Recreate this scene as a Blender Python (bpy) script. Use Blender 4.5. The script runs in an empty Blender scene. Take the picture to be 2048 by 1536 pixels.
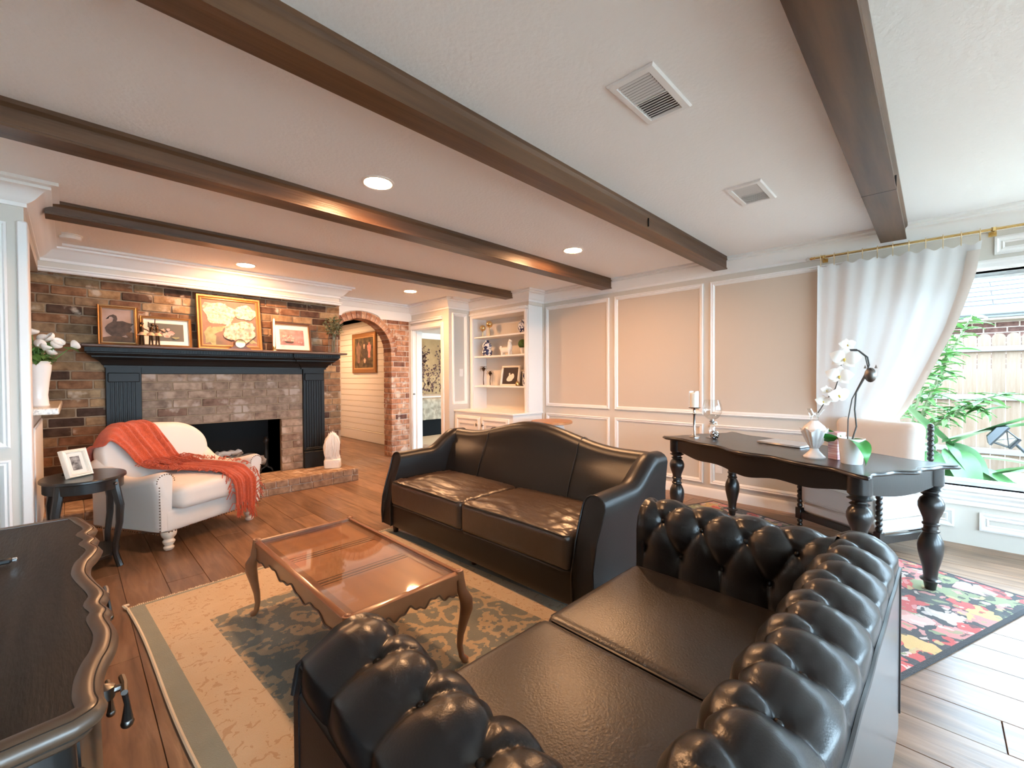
import bpy, math, random
from mathutils import Vector, Matrix
random.seed(7)
S = bpy.context.scene
COL = S.collection
PI = math.pi
sin, cos = math.sin, math.cos

# ------------------------------------------------------------------ camera
CAM_H = 1.27
def cam_rows(yaw, pitch, roll):
    f = Vector((cos(pitch)*cos(yaw), cos(pitch)*sin(yaw), sin(pitch)))
    r = Vector((sin(yaw), -cos(yaw), 0)); u = r.cross(f)
    c, s = cos(roll), sin(roll)
    return c*r+s*u, -s*r+c*u, f
_r, _u, _f = cam_rows(math.radians(44.371), math.radians(-.856), math.radians(-.297))
cam = bpy.data.cameras.new('camera'); cam.sensor_width = 36; cam.lens = 864.98/2048*36
cam.clip_start = .02; cam.clip_end = 200
cob = bpy.data.objects.new('camera', cam); COL.objects.link(cob)
mw = Matrix.Identity(4)
for i in range(3):
    mw[i][0] = _r[i]; mw[i][1] = _u[i]; mw[i][2] = -_f[i]
mw[0][3], mw[1][3], mw[2][3] = 0, 0, CAM_H
cob.matrix_world = mw
S.camera = cob

# ------------------------------------------------------------------ sky, exposure
SKY = 10.2
LAMP = 335.0
w = bpy.data.worlds.new('sky'); S.world = w; w.use_nodes = True
bg = w.node_tree.nodes['Background']
bg.inputs[0].default_value = (.59, .82, 1.0, 1); bg.inputs[1].default_value = SKY
vs = S.view_settings
vs.view_transform = 'Standard'; vs.look = 'None'; vs.gamma = 1; vs.use_curve_mapping = False
vs.exposure = 1.12

# ------------------------------------------------------------------ materials
MATS = {}
def mat(name, col, rough=.5, metal=0, spec=.5, col2=None, vscale=4, vstretch=(1, 1, 1), vramp=(.35, .65),
        bump=0, bscale=60, bstretch=(1, 1, 1), coat=0, rand=0, emit=None, trans=0, sheen=0, coord='Object', detail=4):
    m = bpy.data.materials.new(name); m.use_nodes = True
    nt = m.node_tree; N = nt.nodes; L = nt.links
    b = N['Principled BSDF']
    b.inputs['Base Color'].default_value = (*col, 1); b.inputs['Roughness'].default_value = rough
    b.inputs['Metallic'].default_value = metal; b.inputs['Specular IOR Level'].default_value = spec
    b.inputs['Coat Weight'].default_value = coat; b.inputs['Coat Roughness'].default_value = .12
    b.inputs['Transmission Weight'].default_value = trans
    b.inputs['Sheen Weight'].default_value = sheen
    if emit:
        b.inputs['Emission Color'].default_value = (*emit[0], 1); b.inputs['Emission Strength'].default_value = emit[1]
    def mapping(st):
        tc = N.new('ShaderNodeTexCoord'); mp = N.new('ShaderNodeMapping'); mp.inputs['Scale'].default_value = st
        L.new(tc.outputs[coord], mp.inputs[0]); return mp.outputs[0]
    cur = None
    if col2:
        n = N.new('ShaderNodeTexNoise'); n.inputs['Scale'].default_value = vscale; n.inputs['Detail'].default_value = detail
        L.new(mapping(vstretch), n.inputs['Vector'])
        r = N.new('ShaderNodeValToRGB'); r.color_ramp.elements[0].position = vramp[0]; r.color_ramp.elements[1].position = vramp[1]
        r.color_ramp.elements[0].color = (*col, 1); r.color_ramp.elements[1].color = (*col2, 1)
        L.new(n.outputs['Fac'], r.inputs[0]); cur = r.outputs[0]
    if rand:
        oi = N.new('ShaderNodeObjectInfo'); hs = N.new('ShaderNodeHueSaturation')
        mr = N.new('ShaderNodeMapRange'); mr.inputs[3].default_value = 1-rand; mr.inputs[4].default_value = 1+rand
        L.new(oi.outputs['Random'], mr.inputs[0]); L.new(mr.outputs[0], hs.inputs['Value'])
        if cur: L.new(cur, hs.inputs['Color'])
        else: hs.inputs['Color'].default_value = (*col, 1)
        cur = hs.outputs[0]
    if cur: L.new(cur, b.inputs['Base Color'])
    if bump:
        n = N.new('ShaderNodeTexNoise'); n.inputs['Scale'].default_value = bscale; n.inputs['Detail'].default_value = 3
        L.new(mapping(bstretch), n.inputs['Vector'])
        bp = N.new('ShaderNodeBump'); bp.inputs['Strength'].default_value = bump; bp.inputs['Distance'].default_value = .01
        L.new(n.outputs['Fac'], bp.inputs['Height']); L.new(bp.outputs[0], b.inputs['Normal'])
    MATS[name] = m
    return m

def ramp(N, stops, const=False):
    r = N.new('ShaderNodeValToRGB'); e = r.color_ramp.elements
    if const: r.color_ramp.interpolation = 'CONSTANT'
    while len(e) < len(stops): e.new(.5)
    for i, (p, c) in enumerate(stops): e[i].position = p; e[i].color = (*c, 1)
    return r

def brick_mat(name, stops, white, wcol=(.62, .5, .4)):
    m = bpy.data.materials.new(name); m.use_nodes = True; nt = m.node_tree; N = nt.nodes; L = nt.links; b = N['Principled BSDF']
    b.inputs['Roughness'].default_value = .9; b.inputs['Specular IOR Level'].default_value = .15
    oi = N.new('ShaderNodeObjectInfo'); r = ramp(N, stops); L.new(oi.outputs['Random'], r.inputs[0])
    tc = N.new('ShaderNodeTexCoord'); ad = N.new('ShaderNodeVectorMath'); ad.operation = 'ADD'
    L.new(tc.outputs['Object'], ad.inputs[0]); L.new(oi.outputs['Location'], ad.inputs[1])
    n = N.new('ShaderNodeTexNoise'); n.inputs['Scale'].default_value = 14; n.inputs['Detail'].default_value = 5; L.new(ad.outputs[0], n.inputs['Vector'])
    mx = N.new('ShaderNodeMix'); mx.data_type = 'RGBA'; mx.blend_type = 'MULTIPLY'; mx.inputs[0].default_value = 1
    rr = ramp(N, [(.3, (.55, .5, .48)), (.7, (1.25, 1.2, 1.15))]); L.new(n.outputs['Fac'], rr.inputs[0])
    L.new(r.outputs[0], mx.inputs[6]); L.new(rr.outputs[0], mx.inputs[7])
    n2 = N.new('ShaderNodeTexNoise'); n2.inputs['Scale'].default_value = 6; n2.inputs['Detail'].default_value = 6; L.new(ad.outputs[0], n2.inputs['Vector'])
    r2 = ramp(N, [(white, (0, 0, 0)), (white+.08, (.8, .8, .8))]); L.new(n2.outputs['Fac'], r2.inputs[0])
    m2 = N.new('ShaderNodeMix'); m2.data_type = 'RGBA'; L.new(r2.outputs[0], m2.inputs[0]); L.new(mx.outputs[2], m2.inputs[6]); m2.inputs[7].default_value = (*wcol, 1)
    L.new(m2.outputs[2], b.inputs['Base Color'])
    bp = N.new('ShaderNodeBump'); bp.inputs['Strength'].default_value = .5; bp.inputs['Distance'].default_value = .01
    L.new(n.outputs['Fac'], bp.inputs['Height']); L.new(bp.outputs[0], b.inputs['Normal'])
    MATS[name] = m

def plank_mat():
    m = bpy.data.materials.new('plank_wood'); m.use_nodes = True; nt = m.node_tree; N = nt.nodes; L = nt.links; b = N['Principled BSDF']
    b.inputs['Roughness'].default_value = .34; b.inputs['Specular IOR Level'].default_value = .5; b.inputs['Coat Weight'].default_value = .0; b.inputs['Coat Roughness'].default_value = .3
    oi = N.new('ShaderNodeObjectInfo'); tc = N.new('ShaderNodeTexCoord'); mp = N.new('ShaderNodeMapping'); mp.inputs['Scale'].default_value = (7, .8, 1)
    ad = N.new('ShaderNodeVectorMath'); ad.operation = 'ADD'; L.new(tc.outputs['Object'], ad.inputs[0]); L.new(oi.outputs['Location'], ad.inputs[1])
    L.new(ad.outputs[0], mp.inputs[0])
    n = N.new('ShaderNodeTexNoise'); n.inputs['Scale'].default_value = 3.5; n.inputs['Detail'].default_value = 6; n.inputs['Distortion'].default_value = .6; L.new(mp.outputs[0], n.inputs['Vector'])
    r = ramp(N, [(.25, (.125, .066, .037)), (.5, (.235, .13, .075)), (.78, (.36, .215, .13))]); L.new(n.outputs['Fac'], r.inputs[0])
    hs = N.new('ShaderNodeHueSaturation'); mr = N.new('ShaderNodeMapRange'); mr.inputs[3].default_value = .72; mr.inputs[4].default_value = 1.25
    L.new(oi.outputs['Random'], mr.inputs[0]); L.new(mr.outputs[0], hs.inputs['Value']); L.new(r.outputs[0], hs.inputs['Color'])
    L.new(hs.outputs[0], b.inputs['Base Color'])
    bp = N.new('ShaderNodeBump'); bp.inputs['Strength'].default_value = .12; bp.inputs['Distance'].default_value = .01
    L.new(n.outputs['Fac'], bp.inputs['Height']); L.new(bp.outputs[0], b.inputs['Normal'])
    MATS['plank_wood'] = m

def glass_mat(name, tint=(1, 1, 1), gloss=.06, rough=.02, fac=.55):
    m = bpy.data.materials.new(name); m.use_nodes = True; nt = m.node_tree; N = nt.nodes; L = nt.links
    N.remove(N['Principled BSDF']); out = N['Material Output']
    t = N.new('ShaderNodeBsdfTransparent'); t.inputs[0].default_value = (*tint, 1)
    g = N.new('ShaderNodeBsdfGlossy'); g.inputs['Roughness'].default_value = rough
    lw = N.new('ShaderNodeLayerWeight'); lw.inputs[0].default_value = .25
    ml = N.new('ShaderNodeMath'); ml.operation = 'MULTIPLY_ADD'; ml.inputs[1].default_value = fac; ml.inputs[2].default_value = gloss
    L.new(lw.outputs['Facing'], ml.inputs[0])
    mx = N.new('ShaderNodeMixShader'); L.new(ml.outputs[0], mx.inputs[0]); L.new(t.outputs[0], mx.inputs[1]); L.new(g.outputs[0], mx.inputs[2])
    L.new(mx.outputs[0], out.inputs[0]); MATS[name] = m

def cloth_mat(name, col, transl):
    m = bpy.data.materials.new(name); m.use_nodes = True; nt = m.node_tree; N = nt.nodes; L = nt.links
    N.remove(N['Principled BSDF']); out = N['Material Output']
    d = N.new('ShaderNodeBsdfDiffuse'); d.inputs[0].default_value = (*col, 1)
    t = N.new('ShaderNodeBsdfTranslucent'); t.inputs[0].default_value = (*col, 1)
    mx = N.new('ShaderNodeMixShader'); mx.inputs[0].default_value = transl
    L.new(d.outputs[0], mx.inputs[1]); L.new(t.outputs[0], mx.inputs[2]); L.new(mx.outputs[0], out.inputs[0]); MATS[name] = m

mat('ceiling_paint', (.88, .88, .88), .95, spec=.1, bump=.25, bscale=55)
mat('wall_paint', (.64, .60, .54), .8, spec=.2)
mat('panel_paint', (.60, .515, .43), .85, spec=.2, bump=.05, bscale=300)
mat('trim_white', (.84, .83, .81), .45, spec=.4)
mat('trim_bright', (.86, .85, .83), .4, spec=.4)
mat('wall_far', (.7, .68, .64), .9)
mat('frieze_paint', (.70, .64, .57), .7, spec=.3)
mat('beam_wood', (.058, .027, .0125), .38, col2=(.125, .06, .028), vscale=3, vstretch=(.35, 6, 6), bump=.1, bscale=30, bstretch=(.2, 4, 4))
mat('mortar', (.34, .245, .165), .95, spec=.1, bump=.4, bscale=90)
mat('mortar_pale', (.62, .53, .45), .95, spec=.1, bump=.4, bscale=90)
brick_mat('brick_wall', [(0, (.075, .045, .035)), (.15, (.10, .062, .045)), (.3, (.30, .155, .085)), (.45, (.22, .15, .09)), (.6, (.42, .26, .14)), (.72, (.36, .27, .17)), (.85, (.27, .14, .08)), (1, (.13, .075, .055))], .60)
brick_mat('brick_surround', [(0, (.17, .095, .07)), (.25, (.30, .215, .16)), (.5, (.36, .27, .205)), (.75, (.27, .205, .16)), (1, (.42, .31, .235))], .58, (.5, .39, .32))
brick_mat('brick_arch', [(0, (.14, .07, .055)), (.25, (.46, .22, .13)), (.6, (.56, .33, .21)), (1, (.34, .16, .10))], .57, (.68, .56, .46))
brick_mat('brick_hearth', [(0, (.30, .20, .14)), (.5, (.42, .29, .2)), (1, (.36, .25, .18))], .56, (.66, .53, .42))
plank_mat()
mat('subfloor', (.12, .08, .05), .8)
mat('mantel_paint', (.0095, .0098, .0102), .45, spec=.28)
mat('mantel_top', (.12, .07, .05), .45)
mat('firebox_black', (.006, .006, .006), .9)
mat('log_bark', (.22, .18, .14), .95, col2=(.42, .38, .33), vscale=25, bump=.8, bscale=40)
mat('iron', (.02, .02, .02), .5, metal=.6)
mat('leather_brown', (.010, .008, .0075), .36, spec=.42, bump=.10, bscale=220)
mat('leather_seat', (.052, .030, .019), .33, spec=.85, bump=.45, bscale=10, bstretch=(1, 3.2, 1))  # lighter than leather_brown: warm ceiling sheen on the seats put into the colour
mat('leather_black', (.008, .008, .009), .30, spec=.55, bump=.06, bscale=260)
mat('leather_black_seat', (.022, .017, .014), .36, spec=.8, bump=.12, bscale=150, col2=(.034, .026, .021), vscale=3)
mat('piping_dark', (.012, .010, .010), .4)
mat('wood_dark_leg', (.03, .015, .01), .4)
mat('linen_white', (.68, .62, .565), .9, spec=.15, bump=.12, bscale=500, sheen=.2)
mat('leg_cream', (.78, .68, .56), .5)
mat('nail_bronze', (.16, .11, .08), .4, metal=.8)
mat('throw_orange', (.62, .10, .035), .95, spec=.1, col2=(.50, .075, .028), vscale=40, vstretch=(1, 1, 1), bump=.9, bscale=130, bstretch=(1, 3, 1), sheen=.3)
mat('table_wood', (.22, .08, .032), .3, col2=(.33, .135, .058), vscale=5, vstretch=(1, .2, 1), coat=.5)
mat('table_panel', (.50, .21, .085), .35, col2=(.36, .145, .06), vscale=5, vstretch=(3, .5, 1), vramp=(.3, .75))
mat('table_line', (.13, .055, .025), .4)
mat('black_wood', (.012, .011, .011), .32, coat=.25, bump=.05, bscale=25, bstretch=(1, 8, 1))
mat('dresser_top', (.011, .008, .0065), .5, spec=.22, bump=.18, bscale=30, bstretch=(8, 1, 1), col2=(.026, .019, .014), vscale=6, vstretch=(6, .5, 1))
mat('dresser_edge', (.085, .052, .032), .34, spec=.7, col2=(.05, .03, .02), vscale=8)
mat('dresser_body', (.014, .012, .011), .35, coat=.3)
mat('pewter', (.20, .19, .18), .32, metal=1)
mat('cable_black', (.01, .01, .01), .5)
mat('chrome', (.7, .7, .7), .12, metal=1)
mat('gold_frame', (.33, .16, .058), .38, metal=.6, bump=.25, bscale=120)
mat('gold_light', (.52, .31, .135), .35, metal=.5)
mat('frame_wood', (.13, .055, .03), .4)
mat('frame_white', (.82, .76, .66), .4)
mat('mat_board', (.80, .74, .66), .9)
mat('ceramic_white', (.85, .83, .80), .25, coat=.3)
mat('plaster_white', (.82, .78, .73), .7, bump=.3, bscale=60)
mat('marble_white', (.80, .78, .76), .3, col2=(.66, .64, .63), vscale=12)
mat('granite', (.66, .60, .52), .25, col2=(.22, .2, .19), vscale=90, vramp=(.5, .75))
mat('petal_white', (.90, .87, .82), .6)
mat('petal_yellow', (.75, .55, .12), .6)
mat('leaf_green', (.10, .21, .045), .5, rand=.3)
mat('leaf_olive', (.16, .18, .10), .6, rand=.35)
mat('leaf_orchid', (.035, .20, .035), .3, col2=(.05, .28, .05), vscale=12)
mat('stem_dark', (.045, .05, .05), .5)
mat('bronze', (.10, .055, .03), .35, metal=.8)
mat('bronze_pale', (.65, .45, .3), .45, metal=.4)
mat('silver_ball', (.6, .6, .6), .25, metal=1, bump=1, bscale=80)
mat('candle_wax', (.88, .84, .76), .5)
mat('stool_wood', (.42, .20, .085), .4, col2=(.5, .26, .12), vscale=6, vstretch=(1, 6, 1))
mat('stool_grey', (.72, .72, .72), .5)
mat('laptop_silver', (.62, .63, .66), .3, metal=.7)
mat('pink_print', (.72, .36, .36), .6, col2=(.88, .68, .66), vscale=3, vstretch=(1, 1, 30), vramp=(.45, .55))
mat('brass', (.72, .52, .22), .25, metal=1)
mat('curtain_ring', (.75, .62, .4), .3, metal=1)
mat('vent_white', (.80, .80, .80), .5)
mat('vent_dark', (.12, .12, .13), .8)
mat('plastic_white', (.82, .80, .77), .45)
mat('lamp_ring', (.85, .82, .78), .5)
mat('lamp_lens', (1, .9, .8), .5, emit=((1.0, .53, .25), LAMP))
mat('delft', (.80, .80, .82), .2, col2=(.02, .035, .12), vscale=28, vramp=(.47, .5), coat=.5, detail=1)
mat('gold_mercury', (.75, .55, .28), .18, metal=1, bump=.4, bscale=60)
mat('moss', (.05, .10, .02), .95, col2=(.09, .15, .04), vscale=60, bump=1, bscale=150)
mat('paper_dark', (.045, .03, .025), .7)
mat('bed_cover', (.30, .235, .16), .8, col2=(.17, .125, .08), vscale=9, vramp=(.4, .6))
mat('bed_sheet', (.48, .42, .35), .8)
mat('bed_black', (.008, .008, .008), 1, spec=0)
mat('carpet', (.30, .20, .11), .95)
mat('mural', (.40, .27, .13), .8, col2=(.30, .19, .085), vscale=3)
mat('mural_branch', (.045, .028, .022), .8, col2=(.13, .055, .05), vscale=30)
mat('fence_wood', (.125, .078, .050), .85, col2=(.155, .11, .08), vscale=4, vstretch=(1, 6, .6), rand=.12, bump=.2, bscale=30, bstretch=(1, 5, .3))
mat('rail_wood', (.145, .14, .145), .85)
mat('shingle', (.062, .062, .070), .9, col2=(.078, .072, .078), vscale=10, rand=.10)
mat('fascia', (.14, .15, .155), .6)
mat('soffit_tan', (.20, .17, .13), .8)
mat('ground_soil', (.30, .24, .185), .95, col2=(.38, .33, .27), vscale=5, bump=.6, bscale=20)
mat('leaf_bush', (.085, .22, .05), .5, rand=.35)
mat('leaf_big', (.07, .19, .065), .4, col2=(.11, .24, .09), vscale=5, rand=.2)
mat('lantern_grey', (.03, .036, .045), .5)
brick_mat('brick_house', [(0, (.10, .055, .048)), (1, (.14, .08, .07))], .75, (.2, .16, .14))
glass_mat('window_glass', gloss=.0, fac=.12)
glass_mat('clear_glass', (.97, .98, .97), gloss=.08)
glass_mat('table_glass', (.96, .97, .96), gloss=.03, rough=.03, fac=.36)
cloth_mat('curtain_white', (.72, .73, .73), .07)

# ------------------------------------------------------------------ mesh helpers
class MB:
    def __init__(s): s.v = []; s.f = []; s.uv = None
    def add(s, vs, fs):
        o = len(s.v); s.v += [tuple(p) for p in vs]; s.f += [tuple(i+o for i in q) for q in fs]; return s
    def box(s, x0, x1, y0, y1, z0, z1, b=0):
        if b <= 0:
            return s.add([(x, y, z) for z in (z0, z1) for y in (y0, y1) for x in (x0, x1)],
                         [(0, 2, 3, 1), (4, 5, 7, 6), (0, 1, 5, 4), (2, 6, 7, 3), (0, 4, 6, 2), (1, 3, 7, 5)])
        c = ((x0+x1)/2, (y0+y1)/2, (z0+z1)/2); h = ((x1-x0)/2, (y1-y0)/2, (z1-z0)/2)
        b = min(b, *[q*.98 for q in h]); vs = []; idx = {}
        for sx in (-1, 1):
            for sy in (-1, 1):
                for sz in (-1, 1):
                    for a in range(3):
                        e = [h[0]-b, h[1]-b, h[2]-b]; e[a] = h[a]
                        idx[(sx, sy, sz, a)] = len(vs); vs.append((c[0]+sx*e[0], c[1]+sy*e[1], c[2]+sz*e[2]))
        fs = []
        for a in range(3):
            o1, o2 = [(1, 2), (2, 0), (0, 1)][a]
            for sg in (-1, 1):
                q = []
                for (p, r) in ((-1, -1), (1, -1), (1, 1), (-1, 1)):
                    k = [0, 0, 0]; k[a] = sg; k[o1] = p; k[o2] = r; q.append(idx[(*k, a)])
                fs.append(q if sg > 0 else q[::-1])
        for a in range(3):                                     # 12 chamfer strips
            o1, o2 = [(1, 2), (2, 0), (0, 1)][a]
            for p in (-1, 1):
                for r in (-1, 1):
                    k0 = [0, 0, 0]; k0[a] = -1; k0[o1] = p; k0[o2] = r; k1 = list(k0); k1[a] = 1
                    q = [idx[(*k0, o1)], idx[(*k1, o1)], idx[(*k1, o2)], idx[(*k0, o2)]]
                    fs.append(q if p*r < 0 else q[::-1])
        for sx in (-1, 1):
            for sy in (-1, 1):
                for sz in (-1, 1):
                    q = [idx[(sx, sy, sz, 0)], idx[(sx, sy, sz, 1)], idx[(sx, sy, sz, 2)]]
                    fs.append(q if sx*sy*sz > 0 else q[::-1])
        return s.add(vs, fs)
    def lathe(s, prof, n=20, c=(0, 0, 0), sx=1, sy=1):
        vs = []; m = len(prof)
        for (r, z) in prof:
            for k in range(n):
                a = 2*PI*k/n; vs.append((c[0]+sx*r*cos(a), c[1]+sy*r*sin(a), c[2]+z))
        fs = [(i*n+k, i*n+(k+1) % n, (i+1)*n+(k+1) % n, (i+1)*n+k) for i in range(m-1) for k in range(n)]
        if prof[0][0] > 1e-4: fs.append(tuple(range(n-1, -1, -1)))
        if prof[-1][0] > 1e-4: fs.append(tuple((m-1)*n+k for k in range(n)))
        return s.add(vs, fs)
    def tube(s, pts, r, n=8, caps=True):
        P = [Vector(p) for p in pts]; m = len(P)
        R = r if hasattr(r, '__len__') else [r]*m
        vs = []; up = None
        for i in range(m):
            t = (P[min(i+1, m-1)]-P[max(i-1, 0)]).normalized()
            if up is None: up = t.orthogonal().normalized()
            up = (up-t*up.dot(t)); up = up.normalized() if up.length > 1e-6 else t.orthogonal().normalized()
            sd = t.cross(up)
            for k in range(n):
                a = 2*PI*k/n; vs.append(P[i]+R[i]*(cos(a)*up+sin(a)*sd))
        fs = [(i*n+k, i*n+(k+1) % n, (i+1)*n+(k+1) % n, (i+1)*n+k) for i in range(m-1) for k in range(n)]
        if caps: fs += [tuple(range(n-1, -1, -1)), tuple((m-1)*n+k for k in range(n))]
        return s.add(vs, fs)
    def loft(s, rings, closed=True, caps=True):
        n = len(rings[0]); m = len(rings); vs = [p for r in rings for p in r]
        kk = n if closed else n-1
        fs = [(i*n+k, i*n+(k+1) % n, (i+1)*n+(k+1) % n, (i+1)*n+k) for i in range(m-1) for k in range(kk)]
        if caps and closed: fs += [tuple(range(n-1, -1, -1)), tuple((m-1)*n+k for k in range(n))]
        return s.add(vs, fs)
    def grid(s, fn, nu, nv):
        vs = [fn(i/nu, j/nv) for j in range(nv+1) for i in range(nu+1)]
        return s.add(vs, [(j*(nu+1)+i, j*(nu+1)+i+1, (j+1)*(nu+1)+i+1, (j+1)*(nu+1)+i) for j in range(nv) for i in range(nu)])
    def sphere(s, c, r, n=14, m=9, sc=(1, 1, 1)):
        return s.lathe([(max(1e-5, r*sin(PI*i/m)), -r*cos(PI*i/m)*sc[2]) for i in range(m+1)], n, c, sc[0], sc[1])
    def prism(s, poly, mp, d0, d1):
        n = len(poly); vs = [mp(a, b, d0) for a, b in poly]+[mp(a, b, d1) for a, b in poly]
        return s.add(vs, [tuple(range(n-1, -1, -1)), tuple(range(n, 2*n))]+[(k, (k+1) % n, n+(k+1) % n, n+k) for k in range(n)])
    def frame(s, a0, a1, b0, b1, prof, mp):
        """mitred rectangular frame; prof = [(inset, proud)]; mp(a, b, d) -> xyz"""
        vs = []
        for i, d in prof:
            vs += [mp(a0+i, b0+i, d), mp(a1-i, b0+i, d), mp(a1-i, b1-i, d), mp(a0+i, b1-i, d)]
        m = len(prof)
        return s.add(vs, [(i*4+k, i*4+(k+1) % 4, (i+1)*4+(k+1) % 4, (i+1)*4+k) for i in range(m-1) for k in range(4)])
    def cushion(s, c, h, r, n=14, crown=0, fn=None):
        vs = []; fs = []
        for a in range(3):
            o1, o2 = [(1, 2), (2, 0), (0, 1)][a]
            for sg in (-1, 1):
                o = len(vs)
                for j in range(n+1):
                    for i in range(n+1):
                        p = [0, 0, 0]; p[a] = sg
                        p[o1] = sin((i/n*2-1)*PI/2*.98)/sin(PI/2*.98); p[o2] = sin((j/n*2-1)*PI/2*.98)/sin(PI/2*.98)
                        q = [p[k]*h[k] for k in range(3)]; inn = [max(-(h[k]-r), min(h[k]-r, q[k])) for k in range(3)]
                        d = Vector([q[k]-inn[k] for k in range(3)]); l = d.length
                        d = d*(r/l) if l > 1e-9 else d
                        x, y, z = [inn[k]+d[k] for k in range(3)]
                        if crown: z += (crown if z > 0 else -crown*.4)*(1-min(1, (x/h[0])**2))*(1-min(1, (y/h[1])**2))
                        pt = (c[0]+x, c[1]+y, c[2]+z)
                        vs.append(fn(*pt) if fn else pt)
                for j in range(n):
                    for i in range(n):
                        q = (o+j*(n+1)+i, o+j*(n+1)+i+1, o+(j+1)*(n+1)+i+1, o+(j+1)*(n+1)+i); fs.append(q if sg > 0 else q[::-1])
        return s.add(vs, fs)
    def sweep(s, prof, path, closed=False):
        """prof = [(out, z)] swept along XY path; out is to the LEFT of travel"""
        n = len(path); rings = []
        for i in range(n):
            p = Vector(path[i][:2])
            a = path[i-1] if (i > 0 or closed) else None; b = path[(i+1) % n] if (i < n-1 or closed) else None
            ns = []
            for q0, q1 in ((a, path[i]), (path[i], b)):
                if q0 is None or q1 is None: continue
                t = (Vector(q1[:2])-Vector(q0[:2])).normalized(); ns.append(Vector((-t.y, t.x)))
            mtr = (sum(ns, Vector((0, 0)))).normalized(); k = 1/max(.2, mtr.dot(ns[0]))
            rings.append([(p.x+mtr.x*o*k, p.y+mtr.y*o*k, z) for o, z in prof])
        if closed: rings.append(rings[0])
        return s.loft(rings, closed=True, caps=not closed)
    def mesh(s, name, ang=38):
        me = bpy.data.meshes.new(name); me.from_pydata(s.v, [], s.f); me.validate(); me.update()
        me.polygons.foreach_set('use_smooth', [True]*len(me.polygons))
        me.set_sharp_from_angle(angle=math.radians(ang))
        return me
    def build(s, name, material, parent=None, ang=38, weld=False):
        me = s.mesh(name, ang)
        if weld:
            import bmesh
            bm = bmesh.new(); bm.from_mesh(me); bmesh.ops.remove_doubles(bm, verts=bm.verts, dist=1e-5)
            bmesh.ops.recalc_face_normals(bm, faces=bm.faces); bm.to_mesh(me); bm.free()
            me.set_sharp_from_angle(angle=math.radians(ang))
        me.materials.append(MATS[material])
        o = bpy.data.objects.new(name, me); COL.objects.link(o)
        if parent: o.parent = parent
        return o

def tag(o, label, cat, group=None):
    o['label'] = label; o['category'] = cat
    if group: o['group'] = group
    return o
def thing(name, label, cat, loc=(0, 0, 0), rz=0, group=None, rx=0):
    o = bpy.data.objects.new(name, None); COL.objects.link(o); o.empty_display_size = .05
    o.location = loc; o.rotation_euler = (rx, 0, rz)
    return tag(o, label, cat, group)
def struct(o): o['kind'] = 'structure'; return o
def stuff(o): o['kind'] = 'stuff'; return o
def inst(me, name, parent, loc, rot=(0, 0, 0), sc=(1, 1, 1)):
    o = bpy.data.objects.new(name, me); COL.objects.link(o); o.parent = parent
    o.location = loc; o.rotation_euler = rot; o.scale = sc
    return o
def me_of(mb, name, material, ang=38):
    m = mb.mesh(name, ang); m.materials.append(MATS[material]); return m
def copy_tree(o, parent=None):
    c = o.copy(); COL.objects.link(c); c.parent = parent
    for ch in [x for x in o.children]: copy_tree(ch, c)
    return c
YZ = lambda X, sg=-1: (lambda a, b, d: (X+sg*d, a, b))        # plane facing -X
XZ = lambda Y, sg=-1: (lambda a, b, d: (a, Y+sg*d, b))        # plane facing -Y
def smooth(t): t = max(0, min(1, t)); return t*t*(3-2*t)
def lerp(a, b, t): return a+(b-a)*t
def interp(tab, x):
    for (x0, y0), (x1, y1) in zip(tab, tab[1:]):
        if x <= x1: return lerp(y0, y1, max(0, (x-x0)/(x1-x0)))
    return tab[-1][1]

# ------------------------------------------------------------------ room shell
ZC = 2.45
XW = 4.683      # panelled wall
YF = 5.65       # fireplace brick face
YA = 6.23       # arch wall
XD = 3.97       # wall with the bedroom door
XB = 4.37       # bookcase front
YP = 3.92       # pier face
X0, Y0 = -2.4, -3.2

fl = struct(MB().box(X0-.2, 4.9, Y0-.2, 9.6, -.12, -.012).build('floor', 'subfloor'))
me_pl = {}
def plank(x, y, L):
    k = round(L, 2)
    if k not in me_pl: me_pl[k] = me_of(MB().box(-.0975, .0975, -k/2+.0012, k/2-.0012, -.02, 0, .0015), 'plank', 'plank_wood')
    inst(me_pl[k], 'plank', fl, (x, y, 0))
rp = random.Random(3)
nx = 0; x = .306-.197*14
while x < 4.75:
    y = Y0+rp.uniform(-1.2, 0); ymax = 6.3 if x < 2.4 else 9.4
    if x > 4.2: ymax = 6.3
    while y < ymax:
        L = rp.choice((1.2, 1.5, 1.8))
        if not (x < -.3 and y > 4.1): plank(x, y+L/2, L)
        y += L
    x += .197

struct(MB().box(X0-.2, 4.9, Y0-.2, 6.45, ZC, ZC+.1).build('ceiling', 'ceiling_paint'))

# panelled wall + window wall (plane X = XW)
WY0, WY1, WZ0, WZ1 = -2.6, .42, .43, 2.03
wp = struct(MB().box(XW, XW+.16, WY1, 3.96, -.01, ZC).box(XW, XW+.16, WY0, WY1, -.01, WZ0).box(XW, XW+.16, WY0, WY1, WZ1, ZC)
            .box(XW, XW+.16, Y0, WY0, -.01, ZC).build('wall_right', 'wall_paint'))
PM = [(0, 0), (0, .016), (.010, .022), (.018, .014), (.028, .018), (.042, .006), (.046, 0)]
for y0, y1 in ((2.887, 3.90), (1.75, 2.81), (.56, 1.679)):
    MB().frame(y0, y1, .87, 2.25, PM, YZ(XW)).build('panel_moulding', 'trim_white', wp)
    MB().frame(y0, y1, .145, .772, PM, YZ(XW)).build('panel_moulding', 'trim_white', wp)
    MB().box(XW-.004, XW+.01, y0+.046, y1-.046, .916, 2.204).build('panel', 'panel_paint', wp)
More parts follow.
